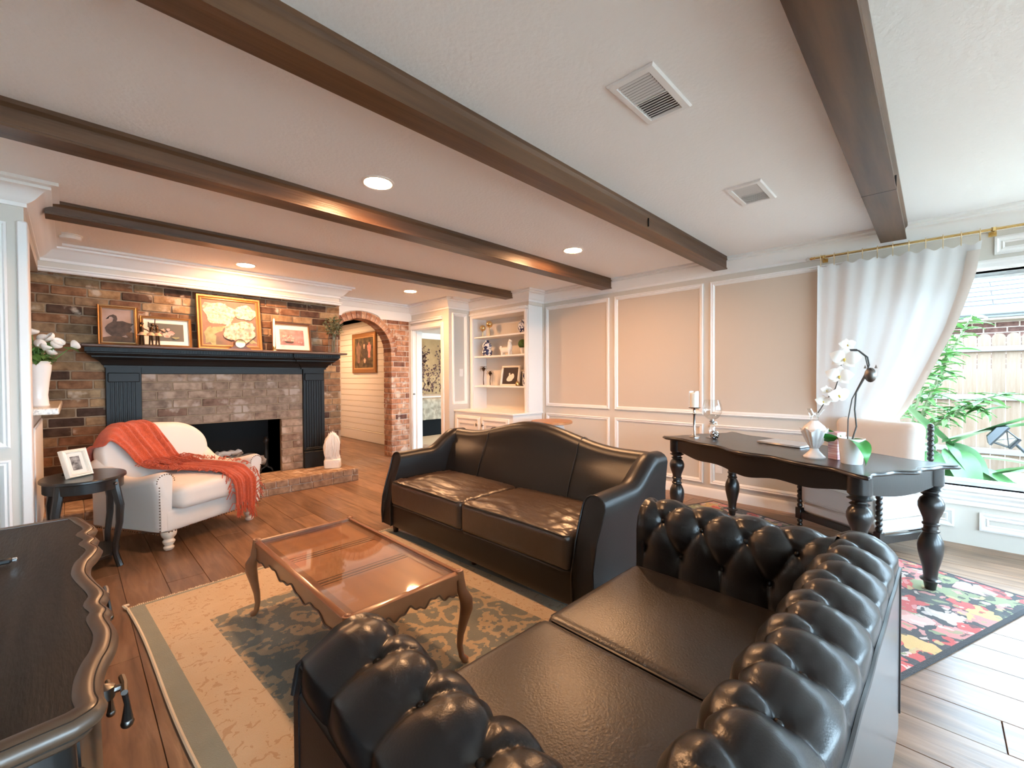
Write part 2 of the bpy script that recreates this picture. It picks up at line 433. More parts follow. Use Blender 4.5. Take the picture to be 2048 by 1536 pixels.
for y0, y1 in ((-.11, .40), (-.95, -.24), (-1.75, -1.08), (-2.55, -1.88)):
    MB().frame(y0, y1, .125, .255, [(0, 0), (0, .014), (.012, .018), (.03, .004), (.034, .004), (.04, .012), (.05, .004)], YZ(XW)).build('panel_moulding', 'trim_white', wp)
for y0, y1 in ((-1.05, -.30), (-1.9, -1.15)):
    MB().frame(y0, y1, 2.135, 2.265, [(0, 0), (0, .014), (.012, .018), (.03, .004), (.034, .004), (.04, .012), (.05, .004)], YZ(XW)).build('panel_moulding', 'trim_white', wp)
struct(MB().sweep([(0, 0), (.016, 0), (.016, .075), (.010, .09), (0, .10)], [(XW, .42), (XW, 3.9)]).build('baseboard_right', 'trim_white'))
# window
win = struct(MB().frame(WY0, WY1, WZ0, WZ1, [(-.075, 0), (-.075, .02), (-.06, .03), (-.045, .022), (-.02, .03), (0, .022), (0, -.10), (.03, -.10), (.03, -.08), (.05, -.08), (.05, -.115)], YZ(XW)).build('window_1', 'trim_bright'))
MB().box(XW+.095, XW+.10, WY0+.04, WY1-.04, WZ0+.04, WZ1-.04).build('pane', 'window_glass', win)
MB().box(XW+.08, XW+.125, -1.12, -1.06, WZ0+.02, WZ1-.02, .006).build('mullion', 'trim_bright', win)
MB().sweep([(0, .30), (.02, .30), (.02, .33), (.035, .345), (.025, .36), (.05, .385), (.05, .40), (.075, .415), (.075, .435), (0, .435)], [(XW, WY0-.1), (XW, WY1+.06)]).build('sill', 'trim_bright', win)

# bookcase recess walls, door wall, return
struct(MB().box(4.66, XW+.16, 3.94, 5.24, -.01, ZC).build('wall_bookcase', 'frieze_paint'))
struct(MB().box(XB, 4.66, 3.95, 5.2, 2.262, ZC).build('trim_6', 'frieze_paint'))
wr = struct(MB().box(XD, 4.68, 5.2, 5.3, -.01, ZC).build('wall_return', 'wall_paint'))
MB().frame(4.03, 4.31, .87, 2.25, PM, XZ(5.2)).build('panel_moulding', 'trim_white', wr)
DY0, DY1, DZ = 5.385, 6.19, 2.06
wd = struct(MB().box(XD, XD+.18, 5.3, DY0, -.01, ZC).box(XD, XD+.18, DY1, YA+.22, -.01, ZC).box(XD, XD+.18, DY0, DY1, DZ, ZC).build('wall_door', 'wall_paint'))
d1 = struct(MB().box(XD-.018, XD, DY0-.065, DY0, 0, DZ+.065, .004).box(XD-.018, XD, DY1, YA-.002, 0, DZ, .004).box(XD-.018, XD, DY0, YA-.002, DZ, DZ+.065, .004)
            .box(XD-.03, XD, DY0-.03, YA-.002, DZ+.10, DZ+.135, .006).box(XD-.04, XD, DY0-.04, YA-.002, DZ+.135, DZ+.15, .004)
            .box(XD, XD+.18, DY1-.012, DY1, 0, DZ).box(XD, XD+.18, DY0, DY0+.012, 0, DZ).box(XD, XD+.18, DY0, DY1, DZ-.012, DZ).box(XD+.07, XD+.11, DY1-.024, DY1-.012, 0, DZ).build('door_1', 'trim_white'))
MB().lathe([(.004, 0), (.02, .005), (.02, .02), (.006, .03)], 10, (XD+.02, DY1-.014, .99)).build('strike_plate', 'pewter', d1)

# bedroom beyond the door
struct(MB().box(4.3, 9.5, 6.0, 9.6, -.03, -.005).box(4.1, 9.5, 5.3, 6.0, -.03, -.005).build('floor_bedroom', 'carpet'))
struct(MB().box(3.9, 9.5, 5.0, 9.6, 2.42, 2.5).build('ceiling_bedroom', 'ceiling_paint'))
struct(MB().box(9.4, 9.5, 5.3, 9.5, 0, 2.45).build('wall_bedroom_end', 'wall_far'))
wm = struct(MB().box(4.3, 9.5, 9.4, 9.5, 0, 2.45).build('wall_mural', 'mural'))
struct(MB().sweep([(0, 2.28), (.015, 2.28), (.03, 2.32), (.09, 2.40), (.09, 2.42), (0, 2.42)], [(9.4, 9.4), (4.3, 9.4)]).build('trim_5', 'trim_white'))
rm = random.Random(11)
mb = MB()
for k in range(9):                                            # flowering branches printed on the mural
    x, z = 5.6+k*.16+rm.uniform(-.1, .1), .9
    pts = []
    for i in range(14):
        pts.append((x, 9.396, z)); x += rm.uniform(-.07, .09); z += rm.uniform(.03, .13)
        for q in range(5):
            lx, lz = x+rm.uniform(-.13, .13), z+rm.uniform(-.1, .1); r = rm.uniform(.015, .045); a = rm.uniform(0, PI)
            mb.add([(lx+r*cos(a+t)*(1 if j % 2 else .45), 9.395, lz+r*sin(a+t)*(1 if j % 2 else .45)) for j, t in enumerate([PI*m/4 for m in range(8)])], [tuple(range(7, -1, -1))])
    mb.tube(pts, [.012*(1-i/16) for i in range(14)], 5)
stuff(mb.build('mural_branches', 'mural_branch', wm))

# hall beyond the arch
wh = struct(MB().box(4.19, 4.28, 6.46, 9.4, -.01, 2.45).build('wall_hall', 'mortar_pale'))
bz = .22
while bz < 2.4:
    MB().box(4.172, 4.195, 6.46, 9.36, bz+.003, min(bz+.117, 2.44)-.003, .003).build('shiplap_board', 'trim_white', wh); bz += .117
MB().box(4.155, 4.18, 6.46, 9.36, 0, .20, .006).box(4.15, 4.18, 6.46, 9.36, .19, .215, .006).build('base_board', 'trim_white', wh)
struct(MB().box(2.2, 4.28, 9.35, 9.45, 0, 2.45).build('wall_hall_end', 'wall_paint'))
struct(MB().box(2.2, 2.3, 6.4, 9.4, 0, 2.45).build('wall_hall_left', 'wall_paint'))
struct(MB().box(2.2, 4.28, 6.4, 9.4, 2.42, 2.5).build('ceiling_hall', 'ceiling_paint'))

# left pier, header and half wall with the granite ledge
wl = struct(MB().box(X0, -.18, YP, YP+.13, -.01, ZC).box(-.30, -.1805, YP+.13, 5.66, 2.22, ZC).box(-.30, -.1805, YP+.13, 5.66, -.01, 1.045).build('wall_left', 'wall_paint'))
for z0, z1 in ((.868, 2.2), (.145, .797)):
    MB().frame(-1.25, -.25, z0, z1, PM, XZ(YP)).build('panel_moulding', 'trim_white', wl)
MB().box(-.21, -.165, YP-.018, YP+.16, 0, 2.22, .006).build('corner_casing', 'trim_white', wl)
MB().box(-.178, -.166, 4.3, 5.4, .15, .95, .004).build('half_wall_panel', 'trim_white', wl)
lg = tag(MB().box(-.50, -.05, YP+.14, 5.645, 1.045, 1.088, .006).build('granite_ledge', 'granite'), 'speckled granite ledge on the half wall beside the brick wall', 'ledge')
struct(MB().box(X0-.1, X0, Y0, 6, -.01, ZC).build('wall_far_left', 'wall_paint'))
struct(MB().box(X0, -.30, 6.0, 6.1, 0, ZC).build('wall_kitchen', 'wall_far'))
# wall behind the camera; rear-right window inferred, the other glazing added for more daylight
RW = [(-1.9, .3), (.8, 2.5), (2.8, 4.4)]
mb = MB().box(X0, XW, Y0-.14, Y0, -.01, .25).box(X0, XW, Y0-.14, Y0, 2.1, ZC)
xs = [X0]+[q for r in RW for q in r]+[XW]
for i in range(0, len(xs), 2): mb.box(xs[i], xs[i+1], Y0-.14, Y0, .25, 2.1)
struct(mb.build('wall_back', 'wall_paint'))
for i, (a, b) in enumerate(RW):
    wn = struct(MB().frame(a, b, .25, 2.1, [(-.06, 0), (-.06, .02), (0, .02), (0, -.08), (.04, -.08), (.04, -.11)], XZ(Y0, 1)).build('window_%d' % (i+2), 'trim_bright'))
    MB().box(a+.03, b-.03, Y0-.09, Y0-.085, .28, 2.07).build('pane', 'window_glass', wn)

# crown moulding
CP = [(0, 2.305), (.014, 2.305), (.014, 2.328), (.03, 2.336), (.05, 2.352), (.085, 2.395), (.105, 2.405), (.118, 2.408), (.118, 2.425), (.15, 2.43), (.15, 2.4505), (0, 2.4505)]
struct(MB().sweep(CP, [(XW, Y0), (XW, 3.95), (XB, 3.95), (XB, 5.2), (XD, 5.2), (XD, YA), (2.46, YA), (2.46, 5.54), (-.18, 5.54), (-.18, YP), (X0, YP)]).build('trim_1', 'trim_white', ang=25))
struct(MB().box(-.18, 2.46, 5.54, 5.66, 2.24, ZC).build('trim_2', 'frieze_paint'))
struct(MB().sweep([(0, 2.213), (.012, 2.213), (.02, 2.222), (.02, 2.238), (.03, 2.245), (.03, 2.255), (0, 2.258)], [(2.46, 5.66), (2.46, 5.54), (-.18, 5.54)]).build('trim_3', 'trim_white'))

# beams
for i, (y0, y1, zb, xe, xs_) in enumerate(((.165, .32, 2.33, 4.56, -2.3), (1.475, 1.605, 2.33, 4.56, -2.3), (2.78, 2.92, 2.33, 4.56, -2.3), (4.145, 4.285, 2.355, 4.26, -.10))):
    b = MB()
    prof = [(0, zb), (y1-y0, zb), (y1-y0, zb+.012), (y1-y0-.008, zb+.016), (y1-y0-.008, ZC-.035), (y1-y0+.006, ZC-.02), (y1-y0+.006, ZC+.002),
            (-.006, ZC+.002), (-.006, ZC-.02), (.008, ZC-.035), (.008, zb+.016), (0, zb+.012)]
    b.loft([[(x, y0+o, z) for o, z in prof] for x in (xs_, xe)])
    o = b.build('ceiling_beam', 'beam_wood', ang=20)
    tag(o, ['dark brown ceiling beam reaching the wall above the curtain rod', 'dark brown ceiling beam between the white air vents and the nearest recessed lights',
            'dark brown ceiling beam ending above the middle tall wall panels', 'short dark brown ceiling beam ending at the bookcase crown moulding'][i], 'beam', 'ceiling beams')
    if i == 0: MB().box(3.30, 3.304, y0-.001, y1+.001, zb-.001, ZC-.04).build('joint', 'cable_black', o)
    if i == 1: MB().box(2.92, 2.924, y0-.001, y1, zb+.02, ZC-.04).build('joint', 'cable_black', o)

# recessed lights
LL = [((1.316, 2.409), 'bright recessed ceiling light above the coffee table side of the camelback sofa'), ((3.281, 2.409), 'recessed ceiling light near the tall panelled wall'),
      ((1.29, 5.105), 'recessed ceiling light above the fireplace mantel'), ((3.246, 5.095), 'recessed ceiling light in front of the brick archway')]
for (x, y), lab in LL:
    t = thing('recessed_light', lab, 'ceiling light', (x, y, ZC), 0, 'recessed ceiling lights')
    MB().lathe([(.095, 0.002), (.095, -.004), (.082, -.008), (.076, -.004), (.076, .002)], 28).build('trim_ring', 'lamp_ring', t)
    MB().lathe([(.0765, 0), (.0765, -.006), (.0001, -.0065)], 28).build('lens', 'lamp_lens', t)
# hall and bedroom lights (out of view)
for x, y, z in ((3.3, 8.6, 2.42), (6.6, 7.6, 2.42)):
    t = thing('recessed_light', 'recessed ceiling light of the hall' if x < 4 else 'recessed ceiling light of the bedroom', 'ceiling light', (x, y, z), 0, 'recessed ceiling lights')
    MB().lathe([(.095, 0.002), (.095, -.004), (.082, -.008), (.076, -.004), (.076, .002)], 28).build('trim_ring', 'lamp_ring', t)
    MB().lathe([(.0765, 0), (.0765, -.006), (.0001, -.0065)], 28).build('lens', 'lamp_lens', t)

# air vents
for x0, x1, y0, y1, lab in ((1.54, 1.905, .762, .965, 'white rectangular ceiling air vent farther from the panelled wall'), (2.90, 3.265, .752, .957, 'white rectangular ceiling air vent closer to the panelled wall')):
    t = thing('air_vent', lab, 'air vent', ((x0+x1)/2, (y0+y1)/2, ZC), 0, 'ceiling air vents')
    hx, hy = (x1-x0)/2, (y1-y0)/2
    dn = lambda a, b, d: (a, b, -d)
    MB().frame(-hx, hx, -hy, hy, [(0, -.002), (0, .004), (.006, .010), (.03, .012), (.034, .004), (.034, -.002)], dn).build('vent_frame', 'vent_white', t)
    MB().box(-hx+.03, hx-.03, -hy+.03, hy-.03, -.0015, .001).build('backing', 'vent_dark', t)
    ms = me_of(MB().box(-.0045, .0045, -hy+.034, hy-.034, -.0015, .0015), 'slat', 'vent_white')
    n = 17
    for i in range(n): inst(ms, 'slat', t, (-hx+.044+i*(2*hx-.088)/(n-1), 0, -.008), (0, .7 if i < 9 else -.7, 0))
    MB().box(-.004, .004, -hy+.03, hy-.03, -.011, -.003).build('divider', 'vent_white', t)
sd = thing('smoke_detector', 'round white smoke detector on the ceiling above the left wall', 'smoke detector', (.018, 5.047, ZC))
MB().lathe([(.075, .001), (.075, -.008), (.068, -.012)], 24).build('mount', 'plastic_white', sd)
MB().lathe([(.066, -.012), (.068, -.016), (.064, -.038), (.05, -.045), (.001, -.046)], 24).build('cover', 'plastic_white', sd)

# ------------------------------------------------------------------ fireplace wall
FX0, FX1, FZ0, FZ1 = .745, 1.775, .155, .79
wf = struct(MB().box(-.62, FX0, YF, YF+.5, -.01, 2.30).box(FX1, 2.505, YF, YF+.5, -.01, 2.30).box(FX0, FX1, YF, YF+.5, FZ1, 2.30)
            .box(FX0, FX1, YF, YF+.5, -.01, FZ0).build('wall_fireplace', 'mortar'))
me_b = {}
def brick(parent, x0, x1, y, z0, z1, m, dep=.03, proud=.010, jit=.004, rnd=random):
    key = (m, dep, round(x1-x0, 2), round(z1-z0, 3))
    if key not in me_b:
        hx, hz = (x1-x0)/2, (z1-z0)/2
        me_b[key] = me_of(MB().box(-hx, hx, -proud, dep, -hz, hz, .005), 'brick', m)
    return inst(me_b[key], 'brick', parent, ((x0+x1)/2, y+rnd.uniform(-jit, jit), (z0+z1)/2), (rnd.uniform(-.012, .012), rnd.uniform(-.006, .006), rnd.uniform(-.01, .01)))
def brick_field(parent, spans, z0, z1, pitch, length, m, y, seed, joint=.011, **kw):
    """spans(zmid) -> list of (x0, x1)"""
    rb = random.Random(seed); z = z0; row = 0
    while z < z1-.02:
        zt = min(z+pitch-joint, z1)
        for a, b in spans((z+zt)/2):
            x = a-(length/2 if row % 2 else 0)-.03*(row % 3)
            while x < b-.015:
                xa, xb = max(a, x), min(b, x+length-joint)
                if xb-xa > .025: brick(parent, xa, xb, y, z, zt, m, rnd=rb, **kw)
                x += length
        z += pitch; row += 1
def fspans(z):
    return [(-.55, .235), (2.285, 2.51)] if z < 1.585 else [(-.55, 2.51)]
brick_field(wf, fspans, .16, 2.235, .0855, .236, 'brick_wall', YF, 1)

mt = thing('fireplace_mantel', 'charcoal painted fireplace mantel with fluted pilasters on the brick wall', 'mantel', (1.26, YF, .155))
def P3(mb, name, m, ang=38, par=None):                          # build in world coordinates under mt
    mb.v = [(x-1.26, y-YF, z-.155) for x, y, z in mb.v]; return mb.build(name, m, par or mt, ang)
sr = P3(MB().box(.49, FX0, 5.625, YF, .155, 1.345).box(FX1, 2.02, 5.625, YF, .155, 1.345).box(FX0, FX1, 5.625, YF, FZ1, 1.345), 'surround', 'mortar')
def sspans(z): return [(.492, FX0), (FX1, 2.018)] if z < FZ1 else [(.492, 2.018)]
rs = random.Random(2); z = .16; row = 0
while z < 1.33:
    zt = min(z+.078, 1.34)
    if z < FZ1 < zt: zt = FZ1
    for a, b in sspans((z+zt)/2):
        x = a-(.125 if row % 2 else 0)
        while x < b-.02:
            xa, xb = max(a, x), min(b, x+.239)
            if xb-xa > .03:
                o = brick(sr, xa, xb, 5.625, z, zt, 'brick_surround', rnd=rs)
                o.location = (o.location.x-1.26, o.location.y-YF, o.location.z-.155)
            x += .25
    z = zt+.011; row += 1
for cx in (.365, 2.15):
    p = P3(MB().box(cx-.13, cx+.13, 5.595, YF+.004, .155, 1.40, .004), 'pilaster', 'mantel_paint')
    prof = [(-.095, 0)]
    for k in range(6):
        a = -.09+k*.030
        prof += [(a, 0), (a+.003, 0), (a+.006, .009), (a+.020, .009), (a+.023, 0)]
    prof += [(.095, 0)]
    ring = lambda z: [(cx+a, 5.578+d, z) for a, d in prof]+[(cx+.095, 5.60, z), (cx-.095, 5.60, z)]
    P3(MB().loft([ring(.40), ring(1.245)]), 'fluting', 'mantel_paint', 20, None)
    P3(MB().box(cx-.115, cx+.115, 5.572, 5.60, 1.245, 1.335, .006), 'capital', 'mantel_paint')
    P3(MB().box(cx-.135, cx+.135, 5.565, 5.60, .155, .36, .006).box(cx-.125, cx+.125, 5.57, 5.60, .36, .375, .005).box(cx-.12, cx+.12, 5.565, 5.60, .38, .392, .005).box(cx-.11, cx+.11, 5.57, 5.60, .392, .41, .006), 'plinth', 'mantel_paint')
P3(MB().box(.49, 2.02, 5.615, YF+.004, 1.325, 1.42, .004), 'frieze', 'mantel_paint')
P3(MB().sweep([(0, 1.385), (.010, 1.385), (.010, 1.405), (.022, 1.412), (.03, 1.43), (.05, 1.455), (.085, 1.475), (.095, 1.48), (.095, 1.492), (.112, 1.50), (.128, 1.515), (.128, 1.522), (.14, 1.528), (.14, 1.567), (0, 1.567)],
              [(2.285, YF), (2.285, 5.585), (2.005, 5.585), (2.005, 5.615), (.505, 5.615), (.505, 5.585), (.235, 5.585), (.235, YF)]), 'cornice', 'mantel_paint', 20)
mb = MB()
x = .11
while x < 2.41:
    yy = 5.438 if (x < .63 or x > 1.87) else 5.468
    mb.box(x, x+.014, yy, yy+.02, 1.536, 1.560); x += .0235
P3(mb, 'dentil_band', 'mantel_paint')
P3(MB().box(.07, 2.475, 5.345, YF+.004, 1.567, 1.590, .006), 'shelf', 'mantel_top')

# firebox, logs, andirons
fb = thing('firebox', 'black firebox opening in the brick surround', 'firebox', (1.26, YF+.3, .155))
MB().box(-.52, .52, -.27, .19, -.004, 0).box(-.53, -.515, -.27, .19, 0, .64).box(.515, .53, -.27, .19, 0, .64).box(-.52, .52, .18, .195, 0, .64).box(-.52, .52, -.27, .19, .635, .65).build('lining', 'firebox_black', fb)
for i, (x0, x1, y, z, r, lab) in enumerate(((.95, 1.62, 5.80, .30, .055, 'thick grey log at the front of the grate'), (.98, 1.55, 5.92, .32, .05, 'grey log at the back of the grate'), (1.16, 1.40, 5.86, .405, .03, 'short pale log lying on top of the others'))):
    o = thing('log', lab, 'log', (x0, y, z), .08*(i-1))
    n = 10; L = x1-x0
    pts = [(L*k/n, .01*sin(k*1.3), .008*cos(k*2.1)) for k in range(n+1)]
    MB().tube(pts, [r*(1+.08*sin(k*2.7+i)) for k in range(n+1)], 12).build('bark', 'log_bark' if i < 2 else 'plaster_white', o)
    if i == 0: MB().tube([(L*.55, 0, .03), (L*.62, -.02, .10), (L*.66, -.03, .12)], [.022, .018, .015], 8).build('branch_stub', 'log_bark', o)
for x, lab in ((.93, 'black iron andiron left of the logs'), (1.63, 'black iron andiron right of the logs')):
    o = thing('andiron', lab, 'andiron', (x, 5.72, .155), 0, 'pair of andirons')
    MB().lathe([(.012, .06), (.028, .07), (.015, .09), (.013, .14), (.026, .17), (.02, .22), (.012, .27), (.012, .33), (.02, .345), (.033, .37), (.034, .39), (.02, .415), (.004, .425)], 12).build('post', 'iron', o)
    MB().tube([(-.07, 0, 0), (-.055, 0, .04), (0, 0, .07), (.055, 0, .04), (.07, 0, 0)], .012, 8).build('foot', 'iron', o)
    MB().tube([(0, 0, .08), (0, .2, .08), (0, .36, .08), (0, .365, 0)], .012, 8).build('bar', 'iron', o)

# hearth
he = thing('brick_hearth', 'low brick hearth running along the foot of the fireplace wall', 'hearth', (1.17, 5.4, 0))
def H3(mb, name, m): mb.v = [(x-1.17, y-5.4, z) for x, y, z in mb.v]; return mb.build(name, m, he)
H3(MB().box(-.17, 2.50, 5.15, YF+.02, -.005, .148), 'core', 'mortar_pale')
rh = random.Random(9); x = -.17
while x < 2.49:
    o = brick(he, x, min(x+.115, 2.502), 5.146, .078, .15, 'brick_hearth', rnd=rh, jit=.002); o.location = (o.location.x-1.17, o.location.y-5.4, o.location.z); x += .124
x = -.17
while x < 2.49:
    o = brick(he, x, min(x+.226, 2.502), 5.146, .004, .07, 'brick_hearth', rnd=rh, jit=.002); o.location = (o.location.x-1.17, o.location.y-5.4, o.location.z); x += .236
x = -.17
tm = me_of(MB().box(-.0585, .0585, -.262, .24, -.01, .006, .004), 'top_brick', 'brick_hearth')
while x < 2.45:
    inst(tm, 'top_brick', he, (x+.0585-1.17, 5.405-5.4, .15)); x += .1208

# ------------------------------------------------------------------ brick arch wall
AC, AZ, AR, AO = 3.10, 1.68, .50, .605
poly = [(2.3, 0), (AC-AR-.008, 0)]+[(AC-(AR+.008)*cos(PI*k/24), AZ+(AR+.008)*sin(PI*k/24)) for k in range(25)]+[(AC+AR+.008, 0), (3.97, 0), (3.97, ZC), (2.3, ZC)]
wa = struct(MB().prism(poly, lambda a, b, d: (a, d, b), YA, YA+.22).build('wall_arch', 'mortar_pale'))
def aspans(z):
    if z < AZ: d = AR
    else: d = math.sqrt(max(0, AO**2-(z-AZ)**2))+.008
    return [(2.47, AC-d), (AC+d, 3.925)]
brick_field(wa, aspans, .004, 2.20, .0855, .215, 'brick_arch', YA, 5, dep=.235)
vm = MB(); da = PI/22
vm.loft([[(r*cos(a), y, r*sin(a)) for a, r in ((-da/2+.011, AR), (da/2-.011, AR), (da/2-.009, AO), (-da/2+.009, AO))] for y in (-.014, .225)])
vme = me_of(vm, 'brick', 'brick_arch')
for k in range(22):
    inst(vme, 'brick', wa, (AC, YA, AZ), (0, -(k+.5)*da, 0))
poly = [(2.46, 2.195), (AC-.33, 2.195), (AC-.31, 2.195)]+[(AC-.33*cos(PI*k/10), 2.195+.095*sin(PI*k/10)) for k in range(11)]+[(3.97, 2.195), (3.97, 2.34), (2.46, 2.34)]
struct(MB().prism([(2.46, 2.195)]+[(AC-.31*cos(PI*k/10), 2.195+.098*sin(PI*k/10)) for k in range(11)]+[(3.97, 2.195), (3.97, 2.34), (2.46, 2.34)], lambda a, b, d: (a, d, b), YA-.024, YA).build('trim_4', 'trim_white'))

# ------------------------------------------------------------------ built-in bookcase
bk = thing('built_in_bookcase', 'white built-in bookcase with three shelves in the wall corner', 'bookcase', (XB, 4.58, .79))
def B3(mb, name, m='trim_white', par=None): mb.v = [(x-XB, y-4.58, z-.79) for x, y, z in mb.v]; return mb.build(name, m, par or bk)
SY0, SY1 = 4.03, 5.11
B3(MB().box(4.645, 4.66, 3.97, 5.19, .79, 2.26), 'back_panel', 'frieze_paint')
B3(MB().box(XB, 4.66, 3.955, SY0, .79, 2.26), 'side_panel')
B3(MB().box(XB, 4.66, SY1, 5.198, .79, 2.26), 'side_panel')
B3(MB().box(XB-.016, XB, 3.965, SY0-.004, .79, 2.20, .004).box(XB-.022, XB, 3.985, SY0-.02, .79, 2.20, .004), 'stile')
B3(MB().box(XB-.016, XB, SY1+.004, SY1+.055, .79, 2.20, .004), 'stile')
B3(MB().box(XB-.02, 4.66, SY0-.03, SY1+.05, 2.175, 2.26, .004).box(XB-.035, XB, 3.96, SY1+.07, 2.215, 2.245, .008), 'header')
for z in (1.148, 1.598, 1.895): B3(MB().box(XB+.02, 4.65, SY0-.002, SY1+.002, z-.022, z, .003), 'shelf')
cb = thing('base_cabinet', 'white base cabinet with panelled doors under the bookcase shelves', 'cabinet', (4.36, 4.58, 0))
def C3(mb, name, m='trim_white', par=None): mb.v = [(x-4.36, y-4.58, z) for x, y, z in mb.v]; return mb.build(name, m, par or cb)
C3(MB().box(4.07, 4.66, 3.97, 5.195, 0, .765), 'body')
C3(MB().box(4.045, 4.66, 3.945, 5.197, .765, .79, .005), 'worktop', 'trim_bright')
for i, (a, b) in enumerate(((4.03, 4.57), (4.605, 5.145))):
    d = C3(MB().box(4.052, 4.072, a, b, .10, .715, .004).frame(a+.02, b-.02, .12, .695, [(0, 0), (0, .012), (.02, .016), (.035, .004), (.06, .004), (.085, .012), (.09, .012)], YZ(4.052)), 'door')
    ky = b-.045 if i == 0 else a+.045
    k = MB().tube([(4.05, ky, .60), (4.02, ky, .60)], .006, 8).tube([(4.02, ky, .575), (4.018, ky, .60), (4.02, ky, .63)], [.004, .008, .004], 8)
    C3(k, 'knob', 'bronze', d)

# ------------------------------------------------------------------ rugs
def rug_material(name, build):
    m = bpy.data.materials.new(name); m.use_nodes = True; nt = m.node_tree; N = nt.nodes; L = nt.links; b = N['Principled BSDF']
    b.inputs['Roughness'].default_value = .95; b.inputs['Specular IOR Level'].default_value = .1; b.inputs['Sheen Weight'].default_value = .2
    tc = N.new('ShaderNodeTexCoord'); c = build(N, L, tc.outputs['Object']); L.new(c, b.inputs['Base Color'])
    n = N.new('ShaderNodeTexNoise'); n.inputs['Scale'].default_value = 220; L.new(tc.outputs['Object'], n.inputs['Vector'])
    bp = N.new('ShaderNodeBump'); bp.inputs['Strength'].default_value = .5; bp.inputs['Distance'].default_value = .01
    L.new(n.outputs['Fac'], bp.inputs['Height']); L.new(bp.outputs[0], b.inputs['Normal']); MATS[name] = m
def mth(N, L, op, a, b=None, clamp=False):
    n = N.new('ShaderNodeMath'); n.operation = op; n.use_clamp = clamp
    for i, q in enumerate((a, b)):
        if q is None: continue
        if isinstance(q, (int, float)): n.inputs[i].default_value = q
        else: L.new(q, n.inputs[i])
    return n.outputs[0]
def mixc(N, L, f, a, b):
    n = N.new('ShaderNodeMix'); n.data_type = 'RGBA'
    L.new(f, n.inputs[0])
    for i, q in ((6, a), (7, b)):
        if isinstance(q, tuple): n.inputs[i].default_value = (*q, 1)
        else: L.new(q, n.inputs[i])
    return n.outputs[2]
RHX, RHY = .84, 1.36
def rug1(N, L, co):
    sx = N.new('ShaderNodeSeparateXYZ'); L.new(co, sx.inputs[0])
    ax = mth(N, L, 'ABSOLUTE', sx.outputs[0]); ay = mth(N, L, 'ABSOLUTE', sx.outputs[1])
    dx = mth(N, L, 'SUBTRACT', RHX, ax); dy = mth(N, L, 'SUBTRACT', RHY, ay)
    def noise(sc, det=3, dist=0):
        n = N.new('ShaderNodeTexNoise'); n.inputs['Scale'].default_value = sc; n.inputs['Detail'].default_value = det; n.inputs['Distortion'].default_value = dist; L.new(co, n.inputs['Vector']); return n.outputs['Fac']
    edge = mth(N, L, 'MINIMUM', dx, dy)
    infield = mth(N, L, 'MULTIPLY', mth(N, L, 'GREATER_THAN', dx, .27), mth(N, L, 'GREATER_THAN', dy, .47))
    inband = mth(N, L, 'MULTIPLY', mth(N, L, 'GREATER_THAN', dx, .075), mth(N, L, 'GREATER_THAN', dy, .022))
    # field: grey green with tan arabesques
    v = N.new('ShaderNodeTexVoronoi'); v.feature = 'SMOOTH_F1'; v.inputs['Scale'].default_value = 4.2; v.inputs['Smoothness'].default_value = .3
    mp = N.new('ShaderNodeVectorMath'); mp.operation = 'ADD'; nn = N.new('ShaderNodeTexNoise'); nn.inputs['Scale'].default_value = 5; nn.inputs['Detail'].default_value = 4; L.new(co, nn.inputs['Vector'])
    sc = N.new('ShaderNodeVectorMath'); sc.operation = 'SCALE'; sc.inputs['Scale'].default_value = .35; L.new(nn.outputs['Color'], sc.inputs[0])
    L.new(co, mp.inputs[0]); L.new(sc.outputs[0], mp.inputs[1]); L.new(mp.outputs[0], v.inputs['Vector'])
    ring = mth(N, L, 'SINE', mth(N, L, 'MULTIPLY', v.outputs['Distance'], 21))
    rg = mth(N, L, 'ADD', ring, mth(N, L, 'MULTIPLY', mth(N, L, 'SUBTRACT', noise(34, 4), .5), 4.6))
    motif = mth(N, L, 'MULTIPLY', mth(N, L, 'GREATER_THAN', rg, .28), .85)
    fcol = mixc(N, L, motif, mixc(N, L, noise(12), (.15, .16, .14), (.23, .23, .19)), mixc(N, L, noise(30), (.42, .29, .16), (.56, .42, .26)))
    # cream band with faint rust sprigs
    sp = mth(N, L, 'MULTIPLY', mth(N, L, 'GREATER_THAN', noise(24, 5, 1.5), .60), .55)
    bcol = mixc(N, L, sp, mixc(N, L, noise(8), (.58, .42, .26), (.66, .51, .34)), (.42, .22, .10))
    ocol = mixc(N, L, noise(10), (.24, .25, .20), (.32, .32, .26))
    return mixc(N, L, infield, mixc(N, L, inband, ocol, bcol), fcol)
rug_material('rug_sage', rug1)
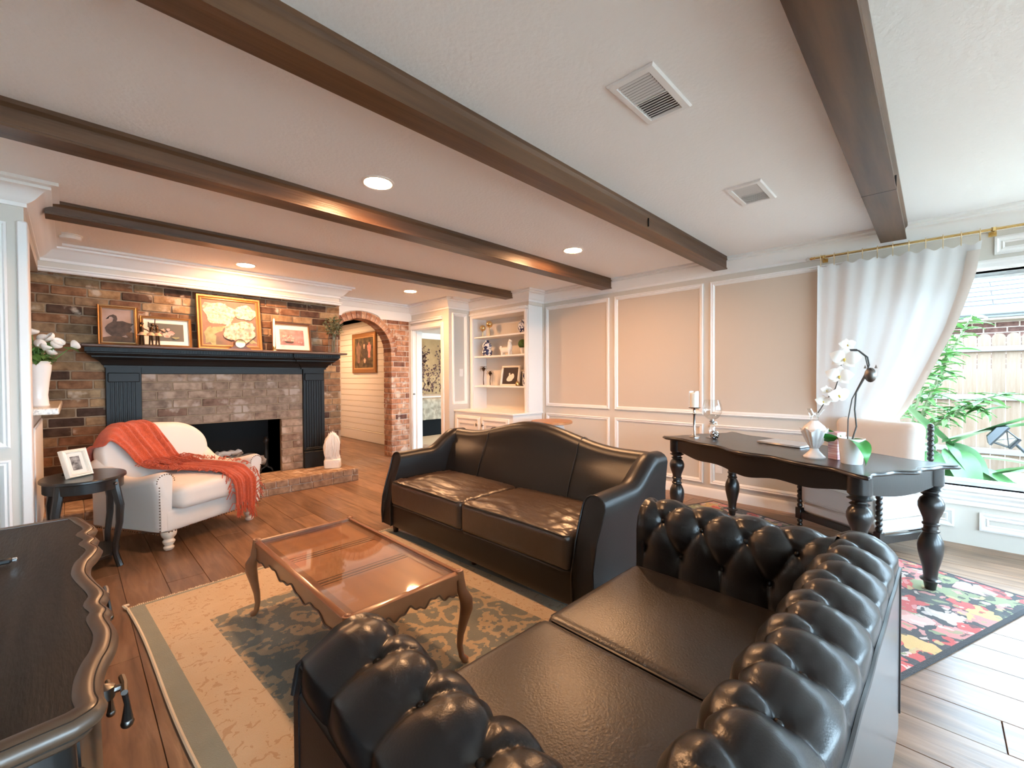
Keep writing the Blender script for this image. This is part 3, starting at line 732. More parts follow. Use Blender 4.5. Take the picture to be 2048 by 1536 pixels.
def rug2(N, L, co):
    def vor(sc, off):
        ad = N.new('ShaderNodeVectorMath'); ad.operation = 'ADD'; ad.inputs[1].default_value = off
        nn = N.new('ShaderNodeTexNoise'); nn.inputs['Scale'].default_value = 9; nn.inputs['Detail'].default_value = 3; L.new(co, nn.inputs['Vector'])
        s = N.new('ShaderNodeVectorMath'); s.operation = 'SCALE'; s.inputs['Scale'].default_value = .18; L.new(nn.outputs['Color'], s.inputs[0])
        a2 = N.new('ShaderNodeVectorMath'); a2.operation = 'ADD'; L.new(co, ad.inputs[0]); L.new(ad.outputs[0], a2.inputs[0]); L.new(s.outputs[0], a2.inputs[1])
        v = N.new('ShaderNodeTexVoronoi'); v.inputs['Scale'].default_value = sc; L.new(a2.outputs[0], v.inputs['Vector']); return v
    v = vor(7.0, (0, 0, 0)); rnd = N.new('ShaderNodeSeparateColor'); L.new(v.outputs['Color'], rnd.inputs[0])
    pal = ramp(N, [(0, (.52, .09, .085)), (.26, (.62, .22, .20)), (.42, (.60, .40, .36)), (.52, (.55, .38, .16)), (.62, (.26, .29, .16)), (.78, (.08, .085, .08)), (.9, (.52, .43, .37))], True); L.new(rnd.outputs[0], pal.inputs[0])
    v2 = vor(17, (3, 1, 0)); r2 = N.new('ShaderNodeSeparateColor'); L.new(v2.outputs['Color'], r2.inputs[0])
    pal2 = ramp(N, [(0, (.26, .30, .16)), (.25, (.60, .27, .25)), (.42, (.06, .058, .06)), (.7, (.48, .40, .2)), (.82, (.62, .50, .45))], True); L.new(r2.outputs[0], pal2.inputs[0])
    f1 = mth(N, L, 'LESS_THAN', v.outputs['Distance'], .60); f2 = mth(N, L, 'MULTIPLY', mth(N, L, 'LESS_THAN', v2.outputs['Distance'], .42), .8)
    base = mixc(N, L, f1, (.055, .055, .06), pal.outputs[0])
    c = mixc(N, L, f2, base, pal2.outputs[0])
    sx = N.new('ShaderNodeSeparateXYZ'); L.new(co, sx.inputs[0])
    e = mth(N, L, 'MINIMUM', mth(N, L, 'SUBTRACT', 1.10, mth(N, L, 'ABSOLUTE', sx.outputs[0])), mth(N, L, 'SUBTRACT', .75, mth(N, L, 'ABSOLUTE', sx.outputs[1])))
    return mixc(N, L, mth(N, L, 'GREATER_THAN', e, .022), (.03, .03, .035), c)
rug_material('rug_floral', rug2)
mat('fringe_cream', (.70, .60, .46), .95)

def rug(name, hx, hy, m, loc, rz, lab, wav):
    t = thing(name, lab, 'rug', loc, rz)
    f = lambda u, v: (lerp(-hx, hx, u)+wav*sin(v*9)*(1-u)*.6, lerp(-hy, hy, v), .008)
    n1, n2 = 30, 40
    mb = MB().grid(f, n1, n2)
    mb.v = mb.v+[(x, y, .0005) for x, y, z in mb.v]
    k = (n1+1)*(n2+1); b = [i for i in range(n1+1)]+[j*(n1+1)+n1 for j in range(1, n2+1)]+[n2*(n1+1)+i for i in range(n1-1, -1, -1)]+[j*(n1+1) for j in range(n2-1, 0, -1)]
    mb.f += [(b[i], b[(i+1) % len(b)], b[(i+1) % len(b)]+k, b[i]+k)[::-1] for i in range(len(b))]
    mb.build('pile', m, t)
    return t, f
t, f = rug('area_rug', RHX, RHY, 'rug_sage', (1.115, 1.86, 0), math.radians(3.2), 'cream and sage green patterned area rug under the coffee table', .018)
MB().tube([(f(0, k/30)[0], f(0, k/30)[1], .007) for k in range(31)], .007, 6).build('binding', 'fringe_cream', t)
mb = MB(); rf = random.Random(4)
for i in range(190):
    x = -RHX+i*2*RHX/190; mb.box(x, x+.006, RHY-.004, RHY+rf.uniform(.012, .03), .001, .006)
mb.tube([(-RHX, RHY, .01), (-RHX-.01, RHY+.02, .02), (-RHX+.012, RHY+.035, .012)], .008, 6)
stuff(mb.build('fringe', 'fringe_cream', t))
rug('floral_rug', 1.10, .75, 'rug_floral', (3.759+.366*1.1-.93*.75, -.442+.93*1.1+.366*.75, 0), math.radians(68.5), 'black rug with red and yellow flowers under the desk', .0)

# ------------------------------------------------------------------ camelback sofa (local: width x, front -y)
sf = thing('camelback_sofa', 'dark brown leather camelback sofa with two seat cushions', 'sofa', (2.20, 2.225, 0), -PI/2)
W, D = 2.06, .84
hw = W/2
MB().cushion((0, -.02, .175), (hw-.125, .385, .10), .02, 6).build('base', 'leather_brown', sf, weld=True)
rw = random.Random(6)
for sx in (-1, 1):
    cw = (hw-.15)/2
    wr = [(rw.uniform(-1, 1), rw.uniform(-1, 1), rw.uniform(.8, 2.2)) for _ in range(9)]
    def wrinkle(x, y, z, sx=sx, cw=cw):
        if z > .40:
            k = smooth((z-.40)/.05); lx, ly = x-sx*(cw+.002), y+.13
            a = .0040*sin(55*ly+14*lx*sx+3*sin(9*lx))*smooth((-ly+.22)/.5)+.003*sin(70*lx*sx-30*ly+2.5*sin(11*ly))*smooth((lx*sx+.05)/.4)
            z += a*k+k*.0018*sin(140*ly+40*lx+3*sin(21*lx))
        return (x, y, z)
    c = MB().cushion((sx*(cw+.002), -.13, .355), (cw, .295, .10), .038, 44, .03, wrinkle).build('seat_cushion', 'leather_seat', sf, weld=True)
    y0 = -.13-.295+.006; x0, x1 = sx*(cw+.002)-cw+.012, sx*(cw+.002)+cw-.012
    for z in (.443, .262):
        MB().tube([(x0+.01, y0+.05, z), (x0, y0+.02, z), (x0+.025, y0, z+.0)]+[(lerp(x0, x1, k/12), y0, z+.006*sin(PI*k/12)) for k in range(1, 12)]+[(x1-.025, y0, z), (x1, y0+.02, z), (x1-.01, y0+.05, z)], .0055, 6).build('piping', 'piping_dark', c)
def camel(x): return .80+.125*(.5+.5*cos(PI*min(1, abs(x)/.80)))**1.1
rings = []
NB = 56
for i in range(NB+1):
    x = lerp(-(hw-.08), hw-.08, i/NB); h = camel(x); bul = .022*(1-(x/hw)**2)
    side = [(.10-bul, .25), (.125-bul, .40), (.165-bul*.6, .55), (.215, .68), (.245, h-.10), (.255, h-.05), (.272, h-.02), (.30, h-.004), (.335, h), (.365, h-.012), (.385, h-.04), (.395, h-.10), (.40, .5), (.40, .10), (.30, .09), (.2, .1)]
    if h < .85: side = [(y, min(z, h-.06) if j in (3, 4) else z) for j, (y, z) in enumerate(side)]
    rings.append([(x, y, z) for y, z in side])
bkp = MB().loft(rings).build('backrest', 'leather_brown', sf, ang=60)
for x in (-.46, .46):
    h = camel(x); MB().tube([(x, .118, .45), (x, .150, .55), (x, .205, .68), (x, .238, h-.10), (x, .251, h-.045), (x, .30, h-.001), (x, .335, h+.002), (x, .37, h-.012)], .0035, 5).build('seam', 'piping_dark', bkp)
for sx in (-1, 1):
    def ah(t): return .655+.145*smooth((t-.42)/.42)+.006*sin(PI*t)
    def yf(z): return interp([(.05, -.405), (.14, -.415), (.28, -.412), (.40, -.385), (.50, -.345), (.58, -.315), (.66, -.300), (.9, -.29)], z)
    rings = []; NA = 22
    for i in range(NA+1):
        t = i/NA; h = ah(t); r = .066
        sec = [(-.065, .08), (-.066, .25), (-.066, .42), (-.068, h-.12)]
        for k in range(9):
            a = PI-k*PI/8; sec.append((.0+.068*cos(a)+.004, h-r*.9+r*.9*sin(a)))
        sec += [(.066, h-.12), (.058, h-.22), (.060, .30), (.068, .18), (.066, .08)]
        rings.append([(sx*(hw-.066+o), lerp(yf(z), .40, t), z) for o, z in sec])
    if sx < 0: rings = [r[::-1] for r in rings]
    a = MB().loft(rings, caps=False)
    for e in (0, NA):                                         # bulged end panels
        rg = rings[e]; n = len(rg); c = [sum(p[k] for p in rg)/n for k in range(3)]; c[1] += -.012 if e == 0 else 0
        a.add(rg+[tuple(c)], [(k, (k+1) % n, n) if (e == NA) else ((k+1) % n, k, n) for k in range(n)])
    ar = a.build('arm', 'leather_brown', sf, ang=50)
    rg = rings[0] if sx > 0 else rings[0][::-1]
    MB().tube([(x, y-.003, z) for x, y, z in rg], .005, 6).build('piping', 'piping_dark', ar)
    for y in (-.34, .33):
        MB().lathe([(.018, 0), (.03, .085)], 10, (sx*(hw-.09), y, 0)).build('leg', 'wood_dark_leg', sf)
MB().lathe([(.018, 0), (.028, .085)], 10, (0, -.30, 0)).build('leg', 'wood_dark_leg', sf)

# ------------------------------------------------------------------ tufted loveseat (faces +Y)
ch = thing('tufted_loveseat', 'black leather tufted loveseat with rolled back and arms', 'sofa', (1.145, .535, 0), PI-math.radians(1.3))
CW, CD, CT = 1.66, .87, .715
def tuft_panel(name, length, prof, place, a=.165, b=.14, rows=3, amp=.0135, m='leather_black', ends=.04, off=0., par=ch, shift=.02):
    """prof: list of (outward, z) from inner bottom over the top to the outer seam; place(x, out, z)"""
    P = [Vector(p) for p in prof]; S_ = [0]
    for i in range(1, len(P)): S_.append(S_[-1]+(P[i]-P[i-1]).length)
    tot = S_[-1]; top = max(range(len(P)), key=lambda i: P[i].y); st = S_[top]+shift
    def at(s):
        s = max(0, min(tot, s))
        for i in range(1, len(P)):
            if s <= S_[i]+1e-9:
                t = (s-S_[i-1])/max(1e-9, S_[i]-S_[i-1]); p = P[i-1].lerp(P[i], t); break
        return p
    def nrm(s):
        t = (at(s+.02)-at(s-.02)); return Vector((-t.y, t.x)).normalized()
    nx = int(length/.0075); ns = int(tot/.008); btn = []
    cache = [(at(tot*j/ns), nrm(tot*j/ns)) for j in range(ns+1)]
    def disp(x, s):
        q = (st-s)/(2*b); last = (rows-1)/2
        xx = x+off
        if q < 0: A = B = xx/a; vv = 0
        elif q > last: A = B = xx/a+(last % 1)*1.0; vv = last
        else: A = xx/a+q; B = xx/a-q; vv = q
        fa, fb = abs(A-round(A))*a, abs(B-round(B))*a
        g = fa if (q < 0 or q > last) else min(fa, fb)*.72
        d = amp*(1-math.exp(-(g/.009)))*.75+amp*.6*(abs(sin(PI*A)*sin(PI*B)))
        # nearest button
        best = 9
        for r in range(rows):
            sr = st-r*b
            kx = round(xx/a-.5*(r % 2))+.5*(r % 2)
            best = min(best, math.hypot(xx-kx*a, s-sr))
        d -= .012*math.exp(-(best/.014)**2)+.012*math.exp(-(best/.042)**2)
        fade = smooth(min(x+length/2, length/2-x)/ends)
        fs = smooth((tot-s)/.05)*smooth(s/.03)
        return (d-amp*.6)*fade*fs
    def fn(u, v):
        x = lerp(-length/2, length/2, u); j = round(v*ns); p, n_ = cache[j]; d = disp(x, tot*j/ns)
        q = p+n_*d; return place(x, q.x, q.y)
    o = MB().grid(fn, nx, ns).build(name, m, par, ang=75)
    for r in range(rows):
        sr = st-r*b
        k = -20
        while k < 20:
            x = (k+.5*(r % 2))*a-off; k += 1
            if abs(x) > length/2-.05 or sr < .04: continue
            p = at(sr); n_ = nrm(sr); q = p+n_*(disp(x, sr)+.003)
            c = place(x, q.x, q.y); btn.append(c)
    return o, btn
# profiles: inner bottom -> over the roll -> outer seam (out grows away from the seat)
def roll(out, top, z0, seam):
    pr = [(0, z0), (0, z0+.10), (.002, top-.11), (.012, top-.06), (.035, top-.022), (.07, top-.003), (.105, top), (.14, top-.008), (.17, top-.025), (out-.01, top-.05), (out, seam)]
    return pr
bm = me_of(MB().sphere((0, 0, 0), .011, 10, 6), 'button', 'leather_black')
def add_buttons(o, pts):
    for p in pts: inst(bm, 'button', o, p)
YB = CD/2                                                      # outer back plane (local +y)
o, b_ = tuft_panel('backrest', CW-.012, roll(.205, CT, .35, CT-.10), lambda x, out, z: (x, YB-.205+out, z), off=.02, shift=.032)
add_buttons(o, b_)
for sx in (-1, 1):
    L = CD-.17
    pl = (lambda x, out, z: (CW/2-.23+out, x-.07, z)) if sx > 0 else (lambda x, out, z: (-(CW/2-.23+out), -(x)-.07, z))
    o, b_ = tuft_panel('arm', L, roll(.225, CT, .33, CT-.12), pl, a=.165, off=.0 if sx < 0 else .03)
    add_buttons(o, b_)
    x0, x1 = (CW/2-.225, CW/2) if sx > 0 else (-CW/2, -CW/2+.225)
    ox = CW/2*sx
    # outer panel and scroll front panel
    MB().box(min(ox-sx*.03, ox-sx*.002), max(ox-sx*.03, ox-sx*.002), -CD/2+.02, YB-.002, .06, CT-.10, .01).build('side_panel', 'leather_black', ch)
    pr = roll(.225, CT-.012, .06, CT-.12)+[(.225, .06)]
    pts = [(sx*(CW/2-.225+p[0]), p[1]) for p in pr]
    MB().prism(pts if sx > 0 else pts[::-1], lambda a, b, d: (a, d, b), -CD/2+.012, -CD/2+.04).build('arm_front', 'leather_black', ch, ang=50)
    MB().tube([(p[0], -CD/2+.012, p[1]) for p in pts[1:-1]], .006, 6).build('piping', 'piping_dark', ch)
mat('leather_back', (.02, .021, .023), .30, spec=1.0, coat=.3)
MB().box(-CW/2+.002, CW/2-.002, YB-.03, YB, .06, CT-.095, .008).build('back_panel', 'leather_back', ch)
MB().tube([(x, YB+.001, CT-.098+.003*sin(x*23)) for x in [lerp(-CW/2+.01, CW/2-.01, k/40) for k in range(41)]], .006, 6).build('piping', 'piping_dark', ch)
for k in (-1, 1): MB().tube([(k*(CW/2-.004), YB+.001, z) for z in (CT-.1, .4, .12)], .004, 6).build('piping', 'piping_dark', ch)
MB().box(-CW/2+.02, CW/2-.02, -CD/2+.03, YB-.01, .06, .30, .02).build('base', 'leather_black', ch)
for sx in (-1, 1):
    cw = (CW/2-.215)/2
    c = MB().cushion((sx*(cw+.001), -.115, .360), (cw, .325, .075), .03, 26, .018).build('seat_cushion', 'leather_black_seat', ch, weld=True)
    x0, x1 = sx*(cw+.001)-cw+.008, sx*(cw+.001)+cw-.008; y0, y1 = -.115-.325+.008, -.115+.325-.02
    MB().tube([(x0, y1, .422), (x0, y0+.02, .422), (x0+.02, y0, .422), (x1-.02, y0, .422), (x1, y0+.02, .422), (x1, y1, .422)], .0055, 6).build('piping', 'piping_dark', c)
    for y in (-.37, .37): MB().lathe([(.02, 0), (.028, .03), (.022, .065)], 10, (sx*(CW/2-.07), y, 0)).build('foot', 'wood_dark_leg', ch)

# ------------------------------------------------------------------ white armchair (local: front -y)
ac = thing('armchair', 'off-white upholstered armchair with nailhead trim on turned cream legs', 'armchair', (.64, 4.545, 0), math.radians(28.7))
MB().cushion((0, -.02, .225), (.395, .375, .085), .03, 8).build('base', 'linen_white', ac, weld=True)
def tcush(x, y, z):
    return (x*(1+.10*smooth((-y-.22)/.10)), y, z)
MB().cushion((0, -.10, .385), (.315, .375, .085), .055, 22, .03, tcush).build('seat_cushion', 'linen_white', ac, weld=True)
def back_fn(x, y, z):
    lean = .20*max(0, z-.35)
    wing = .10*(abs(x)/.40)**3                                  # the sides wrap forward
    return (x*(1.0+.06*smooth((z-.35)/.3)), y+lean-wing, z)
# rounded-top back
rings = []
for i in range(15):
    y = lerp(-.085, .085, i/14); k = math.sqrt(max(0, 1-(abs(y)/.0855)**3.5))*.06+.94*1
    ins = .05*(1-math.sqrt(max(0, 1-(abs(y)/.086)**2.5)))
    ring = []
    hwid, zb, zt, rr = .40-ins, .24, .88-ins, .20
    for q in range(49):
        a = PI*q/48
        ring.append((hwid*cos(a) if False else 0, 0, 0))
    pts = [(hwid, zb), (hwid, .40), (hwid, .55)]
    for q in range(13):
        a = q*PI/2/12; pts.append((hwid-rr+rr*cos(a), zt-rr+rr*sin(a)))
    top = [(lerp(hwid-rr, -(hwid-rr), q/10), zt+.012*sin(PI*q/10)) for q in range(1, 10)]
    pts += top
    for q in range(13):
        a = PI/2+q*PI/2/12; pts.append((-(hwid-rr)+rr*cos(a), zt-rr+rr*sin(a)))
    pts += [(-hwid, .55), (-hwid, .40), (-hwid, zb)]
    rings.append([back_fn(x, .30+y, z) for x, z in pts])
bk_ = MB().loft(rings).build('backrest', 'linen_white', ac, ang=70)
for sx in (-1, 1):
    rings = []; n = 20
    for i in range(n+1):
        t = i/n; y = lerp(-.385, .32, t); h = .585+.04*sin(PI*min(1, t*1.1))*-1+.07*smooth((t-.7)/.3)+.012*cos(PI*t*2)
        e = 0 if 0 < i < n else .012
        sec = [(-.05+e, .16), (-.055+e, .35)]
        for k in range(11):
            a = PI-k*PI/10; sec.append((.005+(.068-e)*cos(a), h-.07+(.07-e)*sin(a)))
        sec += [(.05-e, h-.16), (.045-e, .30), (.045-e, .16)]
        rings.append([(sx*(.395+o), y-(.012 if i == 1 else 0), z) for o, z in sec])
    if sx < 0: rings = [r[::-1] for r in rings]
    am = MB().loft(rings).build('arm', 'linen_white', ac, ang=60)
    nb = MB()
    for k in range(16): nb.sphere((sx*(.44), -.388, .17+k*.021), .0052, 6, 4)
    for k in range(30): nb.sphere((sx*(.443), -.37+k*.023, .146), .0052, 6, 4)
    for k in range(12): nb.sphere((sx*(.395+.062*cos(PI*k/11)), -.388, .52+.055*sin(PI*k/11)), .0048, 6, 4)
    stuff(nb.build('nailheads', 'nail_bronze', am))
    MB().lathe([(.02, 0), (.03, .008), (.034, .022), (.024, .036), (.028, .042), (.038, .058), (.04, .068), (.03, .082), (.03, .088), (.044, .105), (.05, .125), (.05, .145)], 18, (sx*.35, -.345, 0)).build('leg', 'leg_cream', ac)
    MB().lathe([(.018, 0), (.028, .145)], 12, (sx*.33, .34, 0)).build('leg', 'leg_cream', ac)
nb = MB()
for k in range(34): nb.sphere((lerp(-.385, .385, k/33), -.397, .147), .0052, 6, 4)
stuff(nb.build('nailheads', 'nail_bronze', ac))
# throw blanket, world transform follows the chair
th = thing('throw_blanket', 'orange knitted throw with fringe draped over the white armchair', 'blanket', (.64, 4.545, 0), math.radians(28.7))
def bz_path(s):
    """(y, z, x shift) of the throw centre line from behind the back, over it, down to the seat and off the front edge"""
    tab = [(0, (.50, .62, -.30)), (.12, (.485, .78, -.28)), (.18, (.45, .885, -.26)), (.24, (.40, .915, -.24)), (.30, (.305, .900, -.20)), (.40, (.255, .76, -.13)), (.52, (.190, .61, -.06)),
           (.58, (.135, .555, -.03)), (.64, (.06, .535, 0.01)), (.74, (-.14, .525, .07)), (.84, (-.36, .51, .14)), (.875, (-.475, .475, .16)), (.90, (-.505, .42, .165)), (1.0, (-.50, .20, .17))]
    for (s0, a), (s1, b) in zip(tab, tab[1:]):
        if s <= s1: t = (s-s0)/(s1-s0); return tuple(lerp(p, q, t) for p, q in zip(a, b))
    return tab[-1][1]
def thr(u, v):
    s = v; sm = [bz_path(max(0, min(1, s+d))) for d in (-.025, -.012, 0, .012, .025)]
    y, z, xs = [sum(q[k] for q in sm)/5 for k in range(3)]
    wid = interp([(0, .34), (.25, .42), (.5, .34), (.64, .30), (.8, .25), (1, .17)], s)
    x = xs+(u-.5)*wid
    fold = .016*sin(u*17+5*s)+.010*sin(u*31+2)
    top = smooth((s-.05)/.1)
    if s > .6 and s < .86: z += abs(fold)*1.3; 
    elif s >= .86: y -= abs(fold)
    else:
        y -= abs(fold)*.6*top; z += abs(fold)*.8
    if s < .56:
        k = smooth((.56-s)/.1); xa = min(abs(x)/1.06, .392)
        zt_ = .88 if xa < .20 else .68+math.sqrt(max(0, .04-(xa-.20)**2))
        z = lerp(z, .46+(z-.46)*(zt_-.46)/.42, k)
        y -= .10*(xa/.40)**3*k+.012*k
    if s > .86: z += (.03*sin(u*5)-.06*abs(u-.5))*(s-.86)/.14
    return (x, y, z)
kn = MB().grid(thr, 34, 80).build('knit', 'throw_orange', th, ang=80)
sol = kn.modifiers.new('thick', 'SOLIDIFY'); sol.thickness = .012; sol.offset = 1
fr = MB(); rf = random.Random(8)
for k in range(60):                                            # hanging fringe at the lower end
    u = rf.random(); x, y, z = thr(u, 1.0); l = rf.uniform(.05, .10); a = rf.uniform(-.02, .02)
    fr.tube([(x, y, z+.01), (x+a*.5, y-.004, z-l*.5), (x+a, y+rf.uniform(-.012, .004), z-l)], .0032, 5)
for k in range(110):                                           # side fringe lying on the seat
    s = rf.uniform(.56, .99); side = 1 if rf.random() < .6 else 0
    x, y, z = thr(side, s); d = (1 if side else -1)*rf.uniform(.02, .06); q = rf.uniform(-.04, .04)
    zz = z+rf.uniform(.0, .025)
    fr.tube([(x, y, z+.008), (x+d*.5, y+q*.5, zz+.014), (x+d, y+q, (zz if s < .86 else z-.03))], .0032, 5)
for k in range(70):                                            # the other end thrown forward across the lap
    u = rf.random(); s = rf.uniform(.55, .66); x, y, z = thr(u, s); q = rf.uniform(-.05, .05)
    fr.tube([(x, y, z+.012), (x+.02+q, y-.03, z+.035), (x+.05+q, y-.07, z+.018), (x+.05+q*1.5, y-.10, z+.012)], .0036, 5)
stuff(fr.build('fringe', 'throw_orange', th))

# ------------------------------------------------------------------ coffee table
ct = thing('coffee_table', 'carved brown wood coffee table with inset glass top and curved legs', 'coffee table', (.94, 2.04, 0), 0)
TX, TY, TH = .268, .548, .41
up = lambda z0: (lambda a, b, d: (a, b, z0+d))
MB().frame(-TX, TX, -TY, TY, [(0, -.03), (0, -.005), (.006, 0), (.018, .004), (.024, 0), (.024, -.016), (.06, -.016)], up(TH)).build('rim', 'table_wood', ct)
MB().box(-TX+.02, TX-.02, -TY+.02, TY-.02, TH-.034, TH-.018).build('top_panel', 'table_panel', ct)
for y in (-.165, .165):
    MB().box(-TX+.03, TX-.03, y-.028, y-.022, TH-.0185, TH-.0165).box(-TX+.03, TX-.03, y+.022, y+.028, TH-.0185, TH-.0165).box(-TX+.03, TX-.03, y-.006, y+.006, TH-.0185, TH-.0165).build('inlay', 'table_line', ct)
MB().box(-TX+.026, TX-.026, -TY+.026, TY-.026, TH-.010, TH-.004).build('glass', 'table_glass', ct)
def scallop(L, n=90):
    pts = []
    for i in range(n+1):
        x = lerp(-L, L, i/n); k = x/L
        z = -.075+.012*cos(4*PI*k)+.006*cos(10*PI*k)-.045*abs(k)**7
        pts.append((x, z))
    return pts
for sg in (-1, 1):
    e = scallop(TX-.03); MB().prism([(TX-.03, -.022), (-TX+.03, -.022)]+e, lambda a, b, d: (a, d, TH+b), sg*(TY-.018), sg*(TY-.004)).build('apron', 'table_wood', ct)
    MB().tube([(x, sg*(TY-.003), TH+z+.003) for x, z in e], .004, 5).build('apron_bead', 'table_line', ct)
    e = scallop(TY-.03); MB().prism([(TY-.03, -.022), (-TY+.03, -.022)]+e, lambda a, b, d: (d, a, TH+b), sg*(TX-.018), sg*(TX-.004)).build('apron', 'table_wood', ct)
    MB().tube([(sg*(TX-.003), x, TH+z+.003) for x, z in e], .004, 5).build('apron_bead', 'table_line', ct)
    for sy in (-1, 1):
        cx, cy = sg*(TX-.012), sy*(TY-.012); q = lambda o, z: (cx+sg*o*.7, cy+sy*o*.7, z)
        MB().tube([q(0, TH+.006), q(.004, TH-.03), q(.010, TH-.08), q(.030, TH-.125), q(.032, TH-.16), q(.018, TH-.22), q(.004, TH-.28), q(.0, TH-.33), q(.008, TH-.375), q(.024, .018), q(.026, .004)],
                  [.018, .019, .022, .030, .029, .021, .016, .0135, .013, .017, .012], 12).build('leg', 'table_wood', ct)
        MB().sphere((cx-sg*.004, cy-sy*.004, TH+.004), .014, 10, 6, (1, 1, .6)).build('corner_ear', 'table_wood', ct)

# ------------------------------------------------------------------ black oval side table
st = thing('side_table', 'small black oval side table beside the white armchair', 'side table', (.06, 4.13, 0))
SXR, SYR = .215, .27
ell = lambda k, n=40, a=SXR, b=SYR: (a*cos(2*PI*k/n), b*sin(2*PI*k/n))
MB().lathe([(.97, .598), (1, .603), (1, .614), (.985, .62), (.0001, .62)], 48, (0, 0, 0), SXR, SYR).build('top', 'black_wood', st)
ap = MB().lathe([(.93, .535), (.93, .60)], 48, (0, 0, 0), SXR, SYR).build('apron', 'black_wood', st)
MB().sphere((SXR*.93*cos(-.75), SYR*.93*sin(-.75)-.012, .57), .011, 10, 6).build('knob', 'pewter', ap)
for k in range(4):
    a = PI/4+k*PI/2+.1; ex, ey = SXR*cos(a), SYR*sin(a)
    MB().tube([(ex*.84, ey*.84, .60), (ex*.9, ey*.9, .52), (ex*1.0, ey*1.0, .42), (ex*.98, ey*.98, .30), (ex*.86, ey*.86, .16), (ex*.85, ey*.85, .09), (ex*.98, ey*.98, .0)], [.026, .025, .023, .020, .017, .017, .019], 8).build('leg', 'black_wood', st)
MB().lathe([(.78, .075), (.80, .08), (.80, .092), (.78, .097), (.0001, .097)], 40, (0, 0, 0), SXR, SYR).build('lower_shelf', 'black_wood', st)

# ------------------------------------------------------------------ dresser
dr = thing('dresser', 'low black dresser with a wavy bronze-edged top', 'dresser', (-.24, 1.54, 0))
DH = .78
front = [(2.205, -.02), (2.19, .012), (2.10, .03), (1.997, .049), (1.935, .032), (1.862, .048), (1.818, .037), (1.75, .051), (1.687, .041), (1.635, .027), (1.56, .021), (1.50, .027), (1.453, .035), (1.371, .048), (1.318, .039), (1.269, .048),
         (1.233, .042), (1.154, .050), (1.087, .044), (1.043, .032), (.994, .023), (.945, .021), (.915, .024), (.897, .017), (.884, -.004)]
def smoothed(pts, n):
    P = [Vector((y, x, 0)) for y, x in pts]; out = []
    for i in range(len(P)-1):
        p0, p1, p2, p3 = P[max(i-1, 0)], P[i], P[i+1], P[min(i+2, len(P)-1)]
        for k in range(n):
            t = k/n; out.append(.5*((2*p1)+(p2-p0)*t+(2*p0-5*p1+4*p2-p3)*t*t+(3*p1-p0-3*p2+p3)*t**3))
    out.append(P[-1]); return [(v.x, v.y) for v in out]
fr_ = smoothed(front, 4)
outl = [(x+.24, y-1.54) for y, x in fr_]+[(-.08+.24, .878-1.54), (-.20+.24, .885-1.54), (-.45+.24, .90-1.54), (-.52+.24, .93-1.54), (-.52+.24, 2.19-1.54), (-.45+.24, 2.205-1.54)]
outl = outl[::-1]                                             # counter-clockwise: left of travel is inward
MB().prism([(x, y) for x, y in outl], lambda a, b, d: (a, b, d), DH-.03, DH-.001).build('top', 'dresser_top', dr)
MB().sweep([(.026, DH+.0005), (.010, DH+.003), (-.004, DH-.004), (-.010, DH-.014), (-.006, DH-.024), (.006, DH-.030), (.006, DH-.038), (.014, DH-.046), (.03, DH-.046)], outl, closed=True).build('edge_moulding', 'dresser_edge', dr, ang=60)
body = [(x*.94-.004, y*.955) for x, y in outl]
def bomb(z): return 1+.03*sin(PI*(z-.1)/.6)-.02
MB().loft([[(x*bomb(z), y*bomb(z), z) for x, y in body] for z in (.10, .2, .3, .42, .55, .66, DH-.04)]).build('body', 'dresser_body', dr)
for z0, z1 in ((.44, .72), (.14, .42)):
    for y0, y1 in ((-.57, -.02), (.02, .57)):
        pts = [(x, y) for x, y in body if x > .18 and y0 < y < y1]
        if len(pts) < 3: continue
        d = MB().loft([[(x*bomb(z)+.006, y*bomb(z), z) for x, y in pts]+[(x*bomb(z)-.02, y*bomb(z), z) for x, y in pts[::-1]] for z in (z0, (z0+z1)/2, z1)]).build('drawer', 'dresser_body', dr)
        for fy in (.5,):
            yy = lerp(y0, y1, fy); xx = max(x for x, y in pts if abs(y-yy) < .08)+.012; zc = (z0+z1)/2+.03
            MB().lathe([(.001, -.02), (.018, -.012), (.018, .012), (.001, .02)], 10, (xx, yy, zc)).tube([(xx, yy, zc), (xx+.03, yy, zc)], [.009, .007], 8)\
                .tube([(xx+.03, yy-.035, zc+.004), (xx+.032, yy, zc+.004), (xx+.03, yy+.035, zc+.004)], .006, 8).tube([(xx+.03, yy, zc), (xx+.036, yy, zc-.04), (xx+.036, yy, zc-.075)], [.006, .005, .010], 8).sphere((xx+.036, yy, zc-.082), .012, 10, 6).build('pull', 'pewter', d)
for x in (-.25, .23):
    for y in (-.60, .60):
        sg = 1 if x > 0 else -1
        MB().tube([(x, y, .66), (x+.012*sg, y, .45), (x, y, .22), (x-.002*sg, y, .12), (x+.03*sg, y, .0)], [.022, .030, .026, .022, .03], 10).build('leg', 'dresser_body' if x < 0 else 'dresser_edge', dr)
# phone charging cable on the dresser
cbl = thing('charging_cable', 'black charging cable end lying on the dresser', 'cable', (-.20, 1.75, DH))
MB().tube([(-.28, -.06, .006), (-.15, -.02, .008), (-.06, .0, .012), (.045, .005, .012)], .0045, 8).build('cord', 'cable_black', cbl)
MB().box(.04, .085, -.004, .014, .004, .018, .004).build('plug', 'cable_black', cbl)
MB().box(.085, .095, .0, .010, .007, .015, .001).build('connector', 'chrome', cbl)

